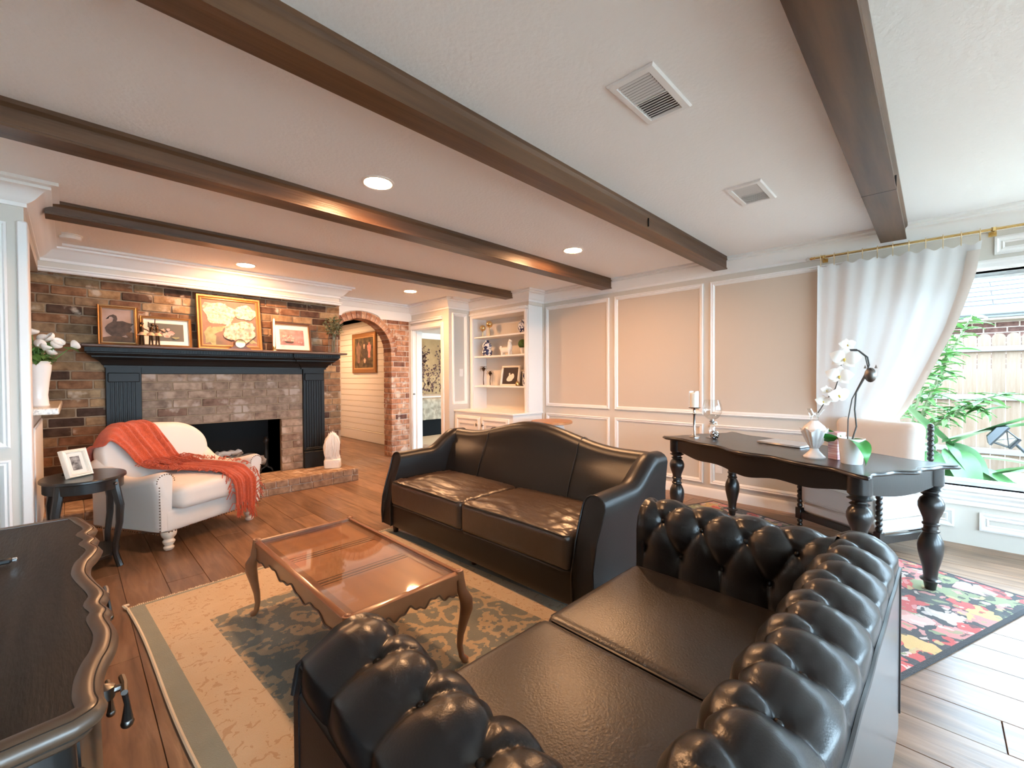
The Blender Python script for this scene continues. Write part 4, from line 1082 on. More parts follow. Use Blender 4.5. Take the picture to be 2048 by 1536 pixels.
# ------------------------------------------------------------------ desk
dk = thing('writing_desk', 'black writing desk with wavy top and thick turned legs by the window', 'desk', (3.599, .801, 0), math.radians(63))
DT = .752
def edge(t):                                                   # serpentine outline
    pts = []
    hx, hy = .80, .365
    def sx(k): return hy+.018*cos(2*PI*k*1.0)+.020*cos(4*PI*k)*1-.05*max(0, (abs(k)-.93)/.07)**2
    n = 48
    for i in range(n): k = -1+2*i/n; pts.append((k*hx, -sx(k/1.0*.98)))
    n = 24
    for i in range(n): k = -1+2*i/n; pts.append((hx+.018*cos(2*PI*k)+.012*cos(4*PI*k)-.03*(1-abs(k))*0, k*(hy+.038)))
    n = 48
    for i in range(n): k = 1-2*i/n; pts.append((k*hx, sx(k*.98)))
    n = 24
    for i in range(n): k = 1-2*i/n; pts.append((-hx-.018*cos(2*PI*k)-.012*cos(4*PI*k), k*(hy+.038)))
    return pts
oe = edge(0)
MB().prism(oe, lambda a, b, d: (a, b, d), DT-.012, DT).build('top', 'black_wood', dk)
MB().sweep([(.02, DT+.0005), (.004, DT-.001), (-.006, DT-.008), (-.008, DT-.016), (-.002, DT-.022), (.010, DT-.026), (.03, DT-.028)], oe, closed=True).build('edge_moulding', 'black_wood', dk, ang=60)
LXY = (.73, .305)
for sg in (-1, 1):
    e = [(lerp(-.70, .70, i/40), -.150+.045*cos(PI*lerp(-1, 1, i/40))*-.5+.012*cos(6*PI*i/40)) for i in range(41)]
    MB().prism([(.70, -.02), (-.70, -.02)]+e, lambda a, b, d: (a, d, DT+b), sg*(LXY[1]+.012), sg*(LXY[1]+.032)).build('apron', 'black_wood', dk)
    e = [(lerp(-.28, .28, i/24), -.150+.03*abs(lerp(-1, 1, i/24))**2-.005) for i in range(25)]
    MB().prism([(.28, -.02), (-.28, -.02)]+e, lambda a, b, d: (d, a, DT+b), sg*(LXY[0]+.012), sg*(LXY[0]+.032)).build('apron', 'black_wood', dk)
    for sy in (-1, 1):
        MB().lathe([(r_*1.13, z_) for r_, z_ in [(.018, 0), (.022, .01), (.027, .045), (.030, .055), (.043, .062), (.043, .068), (.030, .074), (.028, .085), (.032, .13), (.042, .18), (.051, .23), (.053, .265), (.049, .30), (.036, .335), (.030, .345), (.036, .352), (.036, .36), (.030, .366), (.029, .385), (.036, .392), (.036, .40), (.03, .406),
                    (.033, .43), (.043, .46), (.053, .495), (.053, .52), (.045, .545), (.034, .558), (.03, .562), (.042, .572), (.030, .582), (.03, .588), (.052, .602), (.036, .612), (.044, .622), (.050, .63), (.050, .735)]], 22, (sg*LXY[0], sy*LXY[1], 0)).build('leg', 'black_wood', dk)

# ------------------------------------------------------------------ chair behind the desk
sc_ = thing('upholstered_chair', 'cream cushioned chair with black spool-turned posts beside the window', 'chair', (4.258, .405, 0), math.radians(60))
def spool(z0, z1, r=.021, p=.036):
    n = max(1, round((z1-z0)/p)); pr = []
    for i in range(n):
        a = z0+(z1-z0)*i/n; h = (z1-z0)/n
        pr += [(r*.62, a), (r*.88, a+h*.2), (r, a+h*.5), (r*.88, a+h*.8)]
    return pr+[(r*.62, z1)]
HXC, HYC = .30, .25
for sx in (-1, 1):
    MB().lathe(spool(0, .10)+[(.021, .10)], 12, (sx*HXC, HYC, 0)).box(sx*HXC-.023, sx*HXC+.023, HYC-.023, HYC+.023, .10, .19, .003).lathe(spool(.19, .56), 12, (sx*HXC, HYC, 0)).build('front_post', 'black_wood', sc_)
    MB().lathe(spool(0, .10)+[(.021, .10)], 12, (sx*HXC, -HYC, 0)).box(sx*HXC-.023, sx*HXC+.023, -HYC-.023, -HYC+.023, .10, .19, .003).lathe(spool(.19, .90), 12, (sx*HXC, -HYC, 0)).sphere((sx*HXC, -HYC, .905), .02, 10, 6).build('back_post', 'black_wood', sc_)
    MB().box(sx*HXC-.015, sx*HXC+.015, -HYC, HYC, .105, .16, .004).build('side_rail', 'black_wood', sc_)
    MB().box(sx*HXC-.02, sx*HXC+.02, -HYC, HYC+.02, .56, .585, .008).build('arm_rail', 'black_wood', sc_)
MB().box(-HXC, HXC, HYC-.015, HYC+.015, .105, .16, .004).build('front_rail', 'black_wood', sc_)
MB().box(-HXC, HXC, -HYC-.015, -HYC+.015, .105, .16, .004).build('back_rail', 'black_wood', sc_)
MB().box(-HXC+.015, HXC-.015, -HYC+.01, HYC-.005, .155, .245, .02).build('seat_box', 'linen_white', sc_)
sct = MB().cushion((0, .0, .335), (HXC-.022, HYC+.03, .09), .04, 14, .02).build('seat_cushion', 'linen_white', sc_, weld=True)
for z in (.405, .262): MB().tube([(-HXC+.03, -.2, z), (-HXC+.03, HYC+.01, z), (-HXC+.05, HYC+.028, z), (HXC-.05, HYC+.028, z), (HXC-.03, HYC+.01, z), (HXC-.03, -.2, z)], .004, 5).build('piping', 'linen_white', sct)
def pill(x, y, z):
    k = (z-.42)/.5
    return (x*(1+.10*(2*k-1)**2*.5), y, z+.02*(abs(x)/.3)**2*(1 if k > .5 else -1)*.7)
bc = MB().cushion((0, -HYC+.075, .665), (HXC-.005, .075, .255), .07, 20, 0, pill).build('back_cushion', 'linen_white', sc_, weld=True)

# ------------------------------------------------------------------ round stool table behind the sofa
so = thing('round_stool_table', 'round wood-topped grey barrel table behind the camelback sofa', 'side table', (4.20, 3.42, 0))
MB().lathe([(.245, .695), (.258, .702), (.258, .722), (.25, .73), (.0001, .73)], 40).build('top', 'stool_wood', so)
MB().lathe([(.16, 0), (.17, .01), (.20, .15), (.215, .32), (.21, .45), (.185, .58), (.15, .66), (.145, .695)], 32).build('body', 'stool_grey', so)

# ------------------------------------------------------------------ curtain and rod
rd = thing('curtain_rod', 'brass curtain rod with glass finial above the window', 'curtain rod', (4.60, .76, 2.305))
MB().tube([(0, 0, 0), (0, -3.5, 0)], .0095, 12).build('rod', 'brass', rd)
fc_ = MB().lathe([(.008, 0), (.014, .006), (.010, .014), (.013, .03), (.009, .04)], 12).build('finial_collar', 'brass', rd)
fc_.rotation_euler = (-PI/2, 0, 0)
MB().sphere((0, .055, 0), .018, 8, 5).build('finial', 'clear_glass', rd)
for y in (-.06, -1.05, -2.6): MB().box(-.006, .085, y-.006, y+.006, -.014, -.004).lathe([(.014, -.014), (.014, .012)], 10, (0, y, 0)).box(.078, .084, y-.02, y+.02, -.035, .03).build('bracket', 'brass', rd)
cu = thing('curtain', 'white linen curtain panel gathered to the side of the window', 'curtain', (4.60, .74, 0))
redge = [(2.225, -.235), (2.0, -.205), (1.84, -.165), (1.62, -.105), (1.40, -.02), (1.18, .07), (1.0, .155), (.86, .24), (.7, .33), (.5, .36)]
def cur(u, v):
    z = lerp(2.225, .5, v); yl = .742+.01*v; yr = interp([(-a, b) for a, b in redge], -z)
    y = lerp(yl, yr, u); wv = .012*(1-.4*v)*sin(u*2*PI*2.6+.8*v)+.005*sin(u*2*PI*8+2*v)*(1-v)
    pull = .015*v+.055*smooth((1.15-z)/.25); wv *= 1-.6*smooth((1.15-z)/.25)
    ztop = .012*cos(u*2*PI*10)*(1 if v < .02 else 0)
    return (-.012+wv+pull-.02*smooth((u-.8)/.2)*v, y-.74, z+ztop)
cc = MB().grid(cur, 90, 70).build('panel', 'curtain_white', cu, ang=80)
MB().grid(lambda u, v: (lambda p: (p[0]-.006, p[1], p[2]))(cur(.93+.07*u, .03+.97*v)), 4, 60).build('hem', 'linen_white', cu, ang=80)
for k in range(11):
    yy = .72-.74-(k*.0945); MB().tube([(.018*cos(2*PI*q/14), yy, 2.300+.024*sin(2*PI*q/14)) for q in range(15)], .003, 6).tube([(0, yy, 2.278), (0, yy, 2.25), (-.006, yy, 2.222)], .003, 6).build('ring', 'curtain_ring', cu)

# ------------------------------------------------------------------ pictures
def flat(poly, y=-.0005, th=.0012):
    return MB().prism(poly, lambda a, b, d: (a, d, b), y-th, y)
def blob(cx, cz, rx, rz, n=14, wob=0, ph=0, rot=0):
    out = []
    for k in range(n):
        a = 2*PI*k/n; r = 1+wob*sin(a*5+ph)+wob*.6*sin(a*3+2*ph); x, z = rx*r*cos(a), rz*r*sin(a)
        out.append((cx+x*cos(rot)-z*sin(rot), cz+x*sin(rot)+z*cos(rot)))
    return out
def picture(name, lab, w, h, fw, loc, rz=0, rx=0, fm='gold_frame', lip='gold_light', board=0, canvas='mat_board', art='mat_board', group=None, cat='picture'):
    t = thing(name, lab, cat, loc, rz, group, rx)
    MB().frame(-w/2, w/2, 0, h, [(0, -.024), (0, 0), (fw*.15, .008), (fw*.45, .004), (fw*.75, .010), (fw, .0), (fw, -.012)], lambda a, b, d: (a, -d, b)).build('frame', fm, t, ang=25)
    MB().frame(-w/2, w/2, 0, h, [(fw*.8, .004), (fw*1.0, .006), (fw*1.12, -.004), (fw*1.12, -.012)], lambda a, b, d: (a, -d, b)).build('inner_lip', lip, t, ang=25)
    MB().box(-w/2+fw*.5, w/2-fw*.5, .010, .022, fw*.5, h-fw*.5).build('backing', 'mat_board' if board else canvas, t)
    c = t
    if board:
        MB().box(-w/2+board, w/2-board, .0075, .0102, board, h-board).build('art', art, t)
    return t
def art(t, polys, y=.0095):
    for nm, m, pl in polys: flat(pl, y).build(nm, m, t); y -= .0013
mat('art_mauve', (.42, .30, .26), .8, col2=(.30, .20, .15), vscale=5)
mat('art_umber', (.13, .08, .05), .8, col2=(.06, .04, .03), vscale=14)
mat('art_swan', (.045, .035, .032), .8, col2=(.09, .065, .055), vscale=22)
mat('art_olive', (.13, .10, .08), .8, col2=(.27, .145, .12), vscale=6)
mat('art_cream', (.60, .49, .39), .8, col2=(.36, .16, .125), vscale=30, vramp=(.42, .66))
mat('art_rose', (.62, .20, .18), .8, col2=(.75, .42, .38), vscale=20)
mat('art_grey', (.12, .115, .10), .8)
mat('art_pink', (.45, .20, .17), .8, col2=(.60, .33, .28), vscale=14)
mat('art_leaf', (.20, .21, .11), .8, col2=(.33, .30, .18), vscale=20)
mat('art_night', (.02, .017, .015), .7, col2=(.16, .12, .07), vscale=9)
mat('art_photo', (.05, .05, .05), .5, col2=(.45, .43, .41), vscale=28)

def z(v): return v
t = picture('swan_painting', 'gold framed painting of a black swan on the mantel', .29, .395, .030, (.33, 5.50, 1.59), 0, -.2, canvas='art_mauve')
art(t, [('painted_water', 'art_umber', [(-.12, .03), (.12, .03), (.12, .10), (.05, .085), (-.02, .10), (-.12, .075)]),
        ('painted_swan', 'art_swan', [(-.085, .13), (-.095, .17), (-.075, .205), (-.04, .235), (-.032, .265), (-.045, .283), (-.062, .278), (-.082, .262), (-.086, .256), (-.068, .262), (-.06, .292), (-.035, .305), (-.012, .292), (-.006, .262), (-.012, .238), (.03, .245), (.075, .228), (.11, .222), (.085, .19), (.095, .165), (.07, .12), (.02, .09), (-.05, .095)]),
        ('painted_reflection', 'art_umber', blob(.085, .11, .035, .03, 10, .2))])
t = picture('rose_print', 'gold rope framed rose print with white mat on the mantel', .41, .315, .024, (.69, 5.50, 1.59), 0, -.2, board=.068, art='art_grey')
rg = random.Random(5)
art(t, [('painted_roses', 'art_cream', blob(.0, .13, .035, .028, 14, .12)), ('painted_roses', 'art_rose', blob(.035, .15, .026, .022, 12, .12, 1)), ('painted_roses', 'art_cream', blob(-.03, .175, .02, .016, 10, .2, 2)),
        ('painted_roses', 'art_cream', blob(-.055, .145, .016, .014, 10, .2, 2)), ('painted_roses', 'art_rose', blob(.012, .185, .015, .013, 10, .2, 3)), ('painted_leaves', 'art_leaf', blob(.07, .10, .03, .012, 8, .2, 3))], .007)
t = picture('peony_painting', 'large gold framed painting of cream peonies leaning on the mantel', .61, .60, .045, (1.245, 5.50, 1.59), 0, -.17, canvas='art_olive')
def peony(cx, cz, r, k):
    out = [('painted_petals', 'art_cream', blob(cx, cz, r, r*.8, 26, .10, k))]
    for q in range(7):
        a = q*2*PI/7+k; out.append(('painted_petals', 'art_rose' if q % 2 else 'art_cream', blob(cx+r*.55*cos(a), cz+r*.45*sin(a), r*.36, r*.16, 12, .12, q, a)))
    return out+[('painted_centre', 'art_rose', blob(cx, cz, r*.2, r*.14, 12, .2, k)), ('painted_petals', 'art_cream', blob(cx+.01, cz+.008, r*.12, r*.08, 10, .2, k))]
A = [('painted_leaves', 'art_leaf', blob(-.14, .21, .10, .035, 12, .25, 1, .5)), ('painted_leaves', 'art_leaf', blob(-.19, .14, .05, .10, 12, .25, 2, .2)), ('painted_leaves', 'art_leaf', blob(.17, .12, .08, .03, 12, .25, 1, -.4)), ('painted_petals', 'art_rose', blob(.19, .27, .05, .05, 14, .15, 2)), ('painted_petals', 'art_rose', blob(-.16, .47, .09, .05, 14, .15, 3))]
for nm_ in (peony(-.09, .40, .150, .3), peony(.155, .43, .105, 1.1), peony(.085, .20, .150, 2.2)): A += nm_
yy = .0095
for nm, m, pl in A: flat(pl, yy, .0006).build(nm, m, t); yy -= .00045
t = picture('fruit_print', 'dark framed fruit print with white mat beside the taper candle', .44, .36, .026, (1.88, 5.50, 1.59), 0, -.2, fm='frame_wood', lip='gold_light', board=.085, art='art_pink')
A = []
for k in range(16): A.append(('painted_fruit', 'art_cream' if k % 3 else 'art_rose', blob(-.045+rg.uniform(-.055, .06), .165+rg.uniform(-.04, .035), .017, .017, 9, .1, k)))
A += [('painted_bowl', 'art_umber', [(-.09, .13), (.02, .13), (.0, .11), (-.07, .11)]), ('painted_fruit', 'art_cream', blob(.075, .125, .014, .012, 9)), ('painted_fruit', 'art_rose', blob(.10, .12, .012, .012, 9))]
yy = .007
for nm, m, pl in A: flat(pl, yy, .0005).build(nm, m, t); yy -= .0003
t = picture('hall_painting', 'gold framed dark portrait painting on the hall shiplap wall', 1.0, .81, .095, (4.145, 8.235, 1.375), -PI/2, 0, canvas='art_night')
art(t, [('painted_figure', 'art_swan', blob(.05, .42, .14, .24, 16, .1)), ('painted_flowers', 'art_rose', blob(.22, .46, .07, .16, 14, .25)), ('painted_flowers', 'art_olive', blob(-.22, .42, .09, .22, 14, .2)), ('painted_face', 'art_cream', blob(.04, .25, .05, .05, 12, .1)), ('painted_flowers', 'art_cream', blob(.02, .54, .04, .05, 12, .2))])
t = picture('small_photo_frame', 'small cream photo frame with a black and white photo on the oval table', .15, .19, .022, (.045, 4.08, .625), math.radians(38), -.32, fm='frame_white', lip='frame_white', board=.048, art='art_photo', cat='photo frame')
MB().prism([(.022, .12), (.022, .13), (.13, .045), (.125, .04)], lambda a, b, d: (d, a, b), -.012, .012).build('easel_leg', 'cable_black', t)
t = picture('swan_silhouette', 'white framed white swan silhouette on black in the bookcase', .37, .30, .026, (4.47, 4.435, 1.148), -PI/2, -.16, fm='frame_white', lip='frame_white', canvas='paper_dark')
art(t, [('swan_shape', 'mat_board', [(-.065, .075), (-.075, .10), (-.05, .135), (-.03, .16), (-.038, .18), (-.03, .195), (-.012, .192), (-.008, .17), (.01, .165), (.03, .185), (.06, .18), (.075, .15), (.072, .12), (.05, .10), (.035, .08), (0, .07), (-.03, .068)])])

# ------------------------------------------------------------------ things on the mantel
fg = thing('dancer_figurine', 'bronze figurine of three dancing ballerinas on the mantel', 'figurine', (.545, 5.43, 1.59))
MB().cushion((0, 0, .006), (.085, .04, .006), .005, 4).build('base', 'bronze', fg, weld=True)
for i, (x, hgt, lean) in enumerate(((-.055, .235, .0), (.01, .225, .3), (.06, .215, -.2))):
    d = MB().tube([(x-.012, 0, .01), (x-.008, 0, .06), (x-.004, 0, .115)], [.006, .008, .010], 8).tube([(x+.014, .008, .01), (x+.010, .004, .06), (x+.004, 0, .115)], [.006, .008, .010], 8)
    d.tube([(x, 0, .105), (x, 0, .135), (x+lean*.02, 0, .175), (x+lean*.03, 0, .19)], [.014, .011, .015, .007], 10).sphere((x+lean*.04, -.002, hgt-.018), .0145, 10, 7)
    d.tube([(x+lean*.02, 0, .172), (x+.035, -.008, .155), (x+.06, -.012, .135)], [.006, .005, .004], 6)
    d.tube([(x+lean*.02, 0, .172), (x-.02, -.004, .19+.03*(i == 2)), (x-.018, -.004, .235+.03*(i == 2))] if i else [(x, 0, .172), (x-.02, -.01, .14), (x-.03, -.012, .115)], [.006, .005, .004], 6)
    f_ = d.build('dancer', 'bronze', fg)
    MB().lathe([(.012, .135), (.032, .118), (.042, .103), (.030, .108), (.010, .118)], 16, (x, 0, 0)).build('tutu', 'bronze_pale', f_)
ck = thing('mantel_clock', 'small wooden tambour mantel clock below the peony painting', 'clock', (1.30, 5.42, 1.59))
pr = [(-.105, 0), (.105, 0), (.10, .012), (.075, .02), (.055, .04)]+[(.052*cos(a), .062+.052*sin(a)) for a in [lerp(-.2, PI+.2, k/16) for k in range(17)]]+[(-.055, .04), (-.075, .02), (-.10, .012)]
MB().prism(pr, lambda a, b, d: (a, d, b), -.03, .03).build('case', 'frame_wood', ck)
q_ = MB().lathe([(.046, 0), (.046, .004), (.040, .005)], 24).build('bezel', 'brass', ck); q_.rotation_euler = (PI/2, 0, 0); q_.location = (0, -.030, .064)
q_ = MB().lathe([(.040, 0), (.040, .003), (.0001, .0032)], 24).build('dial', 'mat_board', ck); q_.rotation_euler = (PI/2, 0, 0); q_.location = (0, -.0315, .064)
MB().box(-.001, .001, -.0345, -.0335, .064, .094).box(-.001, .020, -.0345, -.0335, .063, .065).build('hands', 'cable_black', ck)
tc = thing('taper_candle', 'cream taper candle in a low holder on the mantel', 'candle', (1.638, 5.40, 1.59))
MB().lathe([(.032, 0), (.032, .006), (.012, .012), (.010, .03), (.018, .036), (.018, .05)], 16).build('holder', 'brass', tc)
MB().lathe([(.012, .04), (.010, .36), (.004, .368)], 12).build('wax', 'candle_wax', tc)
gv = thing('greenery_vase', 'clear glass vase of olive green sprigs on the mantel end', 'vase', (2.345, 5.47, 1.59))
MB().lathe([(.001, .004), (.055, .004), (.060, .01), (.060, .205), (.057, .205), (.057, .012), (.001, .008)], 24).build('glass', 'clear_glass', gv)
rl = random.Random(21)
mb = MB()
for k in range(9): mb.tube([(rl.uniform(-.02, .02), rl.uniform(-.02, .02), .012), (rl.uniform(-.03, .03), rl.uniform(-.03, .03), .2), (rl.uniform(-.1, .1), rl.uniform(-.08, .08), .38)], .003, 5)
mb.build('stems', 'leaf_olive', gv)
def leaf_mesh(name, L, Wd, m, bend=.2, n=5):
    mb = MB()
    def fn(u, v):
        w_ = Wd*sin(PI*min(1, max(.02, v))**.8)*(u-.5)
        return (w_, L*v*cos(bend*v), abs(u-.5)*Wd*.35-L*bend*v*v*.5)
    return me_of(mb.grid(fn, 2, n), name, m)
lm = leaf_mesh('leaf', .042, .022, 'leaf_olive')
for k in range(190):
    a, b = rl.uniform(0, 2*PI), rl.uniform(-1, 1); r = .125*rl.random()**.45; s = math.sqrt(1-b*b)
    inst(lm, 'leaf', gv, (r*s*cos(a)*1.05, r*s*sin(a)*.75, .345+r*b*1.1), (rl.uniform(-1, 1), rl.uniform(-1, 1), rl.uniform(0, 6.3)), (1, 1, 1))

# statue on the hearth
sh = thing('carved_sculpture', 'white carved sculpture on a blocky base standing on the hearth', 'sculpture', (2.275, 5.36, .155), -.5)
MB().box(-.095, .095, -.06, .06, 0, .115, .012).build('base', 'plaster_white', sh)
rings = []
for i in range(15):
    t_ = i/14; zz = .10+.34*t_; cx_ = interp([(0, 0), (.3, -.015), (.6, -.005), (.85, .0), (1, .005)], t_)
    rx_ = interp([(0, .085), (.2, .082), (.45, .088), (.7, .085), (.85, .065), (1, .02)], t_); ry_ = interp([(0, .05), (.5, .05), (.8, .04), (1, .015)], t_)
    rings.append([(cx_+rx_*(1+.10*sin(5*a+9*t_)+.06*sin(11*a-5*t_))*cos(a), ry_*(1+.10*sin(7*a+4*t_))*sin(a), zz) for a in [2*PI*k/36 for k in range(36)]])
MB().loft(rings).build('body', 'plaster_white', sh, ang=60)
mb = MB(); rr_ = random.Random(31)
for k in range(16):                                            # flowing locks
    x0 = -.07+.14*k/15; ph = rr_.uniform(0, 6)
    mb.tube([(x0*.6+.01, -.035-.02*rr_.random(), .43-.03*abs(k-7)/7), (x0*1.0+.015*sin(ph), -.058, .33), (x0*1.1+.02*sin(ph+1), -.06, .24), (x0*1.05+.012*sin(ph+2), -.055, .15)], [.006, .011, .010, .006], 7)
mb.build('carved_locks', 'plaster_white', sh)
mb = MB()
for k in range(5): mb.lathe([(.014, 0), (.010, .02), (.001, .045)], 8, (-.04+.02*k, 0, .42-.012*abs(k-2)))
mb.build('crest', 'plaster_white', sh)

# white vase with flowers on the granite ledge
fv = thing('flower_vase', 'tall white vase with white flowers on the granite ledge', 'vase', (-.155, 4.38, 1.088))
MB().lathe([(.055, 0), (.058, .008), (.054, .02), (.050, .08), (.058, .17), (.068, .25), (.070, .285), (.062, .295), (.07, .31), (.064, .31), (.055, .28), (.045, .1)], 28).build('body', 'ceramic_white', fv)
mb = MB()
fpos = [(-.02, -.03, .50), (.07, .0, .47), (.10, .02, .44), (.085, -.02, .415), (.01, -.05, .42), (.04, -.06, .395), (.175, -.01, .425), (-.06, -.02, .43), (.06, -.04, .37), (.03, .03, .46), (-.08, .02, .38)]
for x, y, zz in fpos: mb.tube([(0, 0, .25), (x*.5, y*.5, .33), (x, y, zz)], .003, 5)
mb.build('stems', 'leaf_green', fv)
fl_m = MB()
for k in range(9):
    a = 2*PI*k/9
    fl_m.grid(lambda u, v: ((.034*sin(PI*v*.62)*cos(a+(u-.5)*1.0)), (.034*sin(PI*v*.62)*sin(a+(u-.5)*1.0)), -.018+.045*v), 3, 5)
fl_m.sphere((0, 0, .004), .018, 10, 6)
fm_ = me_of(fl_m, 'blossom', 'petal_white')
for x, y, zz in fpos: inst(fm_, 'blossom', fv, (x, y, zz), (rl.uniform(.2, 1.1), rl.uniform(-.5, .7), rl.uniform(0, 6)), (1, 1, .9))
lm2 = leaf_mesh('leaf', .09, .045, 'leaf_green', .6)
for k in range(34): inst(lm2, 'leaf', fv, (rl.uniform(-.05, .06), rl.uniform(-.05, .05), rl.uniform(.30, .41)), (rl.uniform(-.6, .8), rl.uniform(-.6, .6), rl.uniform(0, 6.3)))
inst(lm2, 'leaf', fv, (.13, -.01, .405), (0, .1, -1.6))

# ------------------------------------------------------------------ bookcase ornaments
XS = 4.47
def orn(name, lab, cat, y, zz, x=XS): return thing(name, lab, cat, (x, y, zz))
for y, hh, r, lab in ((5.00, .12, .048, 'textured gold mercury glass goblet on the top bookcase shelf'), (4.85, .165, .052, 'round shiny gold ball on a stem on the top bookcase shelf')):
    o = orn('gold_goblet', lab, 'ornament', y, 1.895)
    MB().lathe([(.034, 0), (.034, .004), (.008, .012), (.007, hh-r*.7), (.012, hh-r*.5)], 18).build('stem', 'gold_mercury', o)
    MB().sphere((0, 0, hh+.02), r, 18, 12).build('globe', 'gold_mercury', o)
o = orn('round_jar', 'round blue and white porcelain jar on the top bookcase shelf', 'jar', 4.125, 1.895)
MB().lathe([(.05, 0), (.06, .006), (.09, .05), (.098, .09), (.088, .13), (.06, .16), (.045, .165), (.045, .18), (.03, .19), (.0001, .205)], 26).build('body', 'delft', o)
o = orn('gourd_vase', 'blue and white double gourd vase on the middle bookcase shelf', 'vase', 4.90, 1.598)
MB().lathe([(.05, 0), (.06, .005), (.085, .035), (.088, .06), (.075, .09), (.058, .105), (.06, .115), (.072, .14), (.073, .165), (.058, .195), (.032, .215), (.028, .235), (.034, .24), (.0001, .24)], 26).build('body', 'delft', o)
o = orn('white_animal_figure', 'white ceramic animal figure on the middle bookcase shelf', 'figurine', 4.47, 1.598)
MB().cushion((0, .02, .075), (.045, .10, .042), .04, 10).build('body', 'ceramic_white', o, weld=True)
MB().tube([(0, -.05, .09), (0, -.06, .14), (0, -.05, .185), (0, -.065, .205), (0, -.09, .195)], [.042, .034, .028, .028, .016], 12).build('head', 'ceramic_white', o)
for x in (-.022, .022):
    for y in (-.06, .085): MB().lathe([(.016, 0), (.014, .03), (.020, .06)], 10, (x, y, 0)).build('leg', 'ceramic_white', o)
MB().tube([(0, .11, .09), (0, .135, .10), (0, .13, .14)], [.02, .02, .012], 8).build('tail', 'ceramic_white', o)
o = orn('topiary', 'moss topiary ball in a white pot on the middle bookcase shelf', 'topiary', 4.155, 1.598)
MB().lathe([(.035, 0), (.04, .005), (.03, .015), (.045, .06), (.055, .085), (.06, .09), (.05, .09), (.04, .08)], 20).build('pot', 'ceramic_white', o)
MB().sphere((0, 0, .145), .068, 20, 14).build('moss_ball', 'moss', o)
for y, hh, lab in ((4.985, .27, 'taller metal palm tree ornament on the lower bookcase shelf'), (4.835, .20, 'shorter metal palm tree ornament on the lower bookcase shelf')):
    o = orn('palm_ornament', lab, 'ornament', y, 1.148)
    MB().box(-.05, .05, -.05, .05, 0, .012, .003).build('base', 'ceramic_white', o)
    MB().tube([(0, 0, .01), (0, .006, hh*.35), (0, -.004, hh*.7), (0, 0, hh)], [.008, .006, .006, .007], 8).build('trunk', 'bronze', o)
    fm2 = leaf_mesh('frond', .09, .034, 'bronze', .9)
    for k in range(12): inst(fm2, 'frond', o, (0, 0, hh), ((.75, .1, -.35)[k % 3], 0, k*2*PI/12))
o = orn('gold_pear', 'small gold pear ornament beside the swan silhouette', 'ornament', 4.225, 1.148, 4.43)
MB().lathe([(.012, 0), (.03, .008), (.034, .03), (.024, .052), (.012, .068), (.004, .078), (.0001, .08)], 16).build('body', 'gold_mercury', o)
MB().tube([(0, 0, .076), (.003, 0, .092)], .002, 5).build('stem', 'bronze', o)
o = orn('floral_canister', 'blue and white floral canister at the end of the lower bookcase shelf', 'canister', 4.095, 1.148)
MB().lathe([(.05, 0), (.052, .004), (.052, .16), (.04, .175), (.04, .18), (.054, .184), (.054, .205), (.02, .215), (.0001, .215)], 22).build('body', 'delft', o)

# ------------------------------------------------------------------ desk things
cs = thing('candlestick', 'tall silver candlestick with white pillar candle on the desk', 'candlestick', (3.73, 1.47, DT))
MB().lathe([(.045, 0), (.045, .005), (.02, .014), (.010, .03), (.010, .19), (.016, .20), (.010, .21), (.012, .235), (.05, .25), (.052, .257), (.0001, .257)], 20).build('stem', 'chrome', cs)
MB().lathe([(.034, .257), (.034, .375), (.030, .38), (.0001, .378)], 20).build('candle', 'candle_wax', cs)
MB().lathe([(.043, .258), (.043, .395)], 20).build('glass_sleeve', 'clear_glass', cs)
gl = thing('glass_vessel', 'clear glass globe vessel with silver clamp on the desk', 'glass vessel', (3.79, 1.345, DT))
MB().lathe([(.05, 0), (.05, .003), (.012, .012), (.025, .05), (.03, .09), (.016, .115)], 22).build('foot', 'clear_glass', gl)
MB().lathe([(.020, .115), (.024, .12), (.020, .13), (.024, .14), (.018, .15)], 18).tube([(.02, 0, .135), (.045, -.02, .13), (.045, -.02, .11)], .005, 6).build('clamp', 'chrome', gl)
MB().lathe([(.016, .15), (.05, .17), (.074, .21), (.078, .245), (.068, .29), (.060, .32)], 26).build('bowl', 'clear_glass', gl)
sb = thing('silver_ball', 'openwork silver ball beside the glass vessel on the desk', 'ornament', (3.735, 1.305, DT))
MB().sphere((0, 0, .034), .030, 14, 9).build('core', 'cable_black', sb)
mb = MB(); rz_ = random.Random(3)
for k in range(16):
    ax = Vector((rz_.uniform(-1, 1), rz_.uniform(-1, 1), rz_.uniform(-1, 1))).normalized(); e1 = ax.orthogonal().normalized(); e2 = ax.cross(e1)
    off = rz_.uniform(-.018, .018); rr2 = math.sqrt(.034**2-off**2)
    mb.tube([tuple(Vector((0, 0, .035))+ax*off+rr2*(cos(a)*e1+sin(a)*e2)) for a in [2*PI*q/18 for q in range(19)]], .0025, 5)
mb.build('wires', 'chrome', sb)
lp = thing('laptop', 'closed silver laptop lying on the desk', 'laptop', (3.80, .80, DT), math.radians(70))
MB().box(-.165, .165, -.115, .115, .002, .010, .003).build('lower_half', 'laptop_silver', lp)
MB().box(-.165, .165, -.115, .115, .0105, .017, .003).build('lid', 'laptop_silver', lp)
sv = thing('shell_vase', 'white fluted pedestal vase topped by a glass bird on the desk', 'vase', (3.30, .545, DT))
MB().lathe([(.058, 0), (.060, .008), (.050, .018), (.026, .045), (.022, .06), (.030, .068), (.0001, .07)], 26).build('foot', 'marble_white', sv)
rings = []
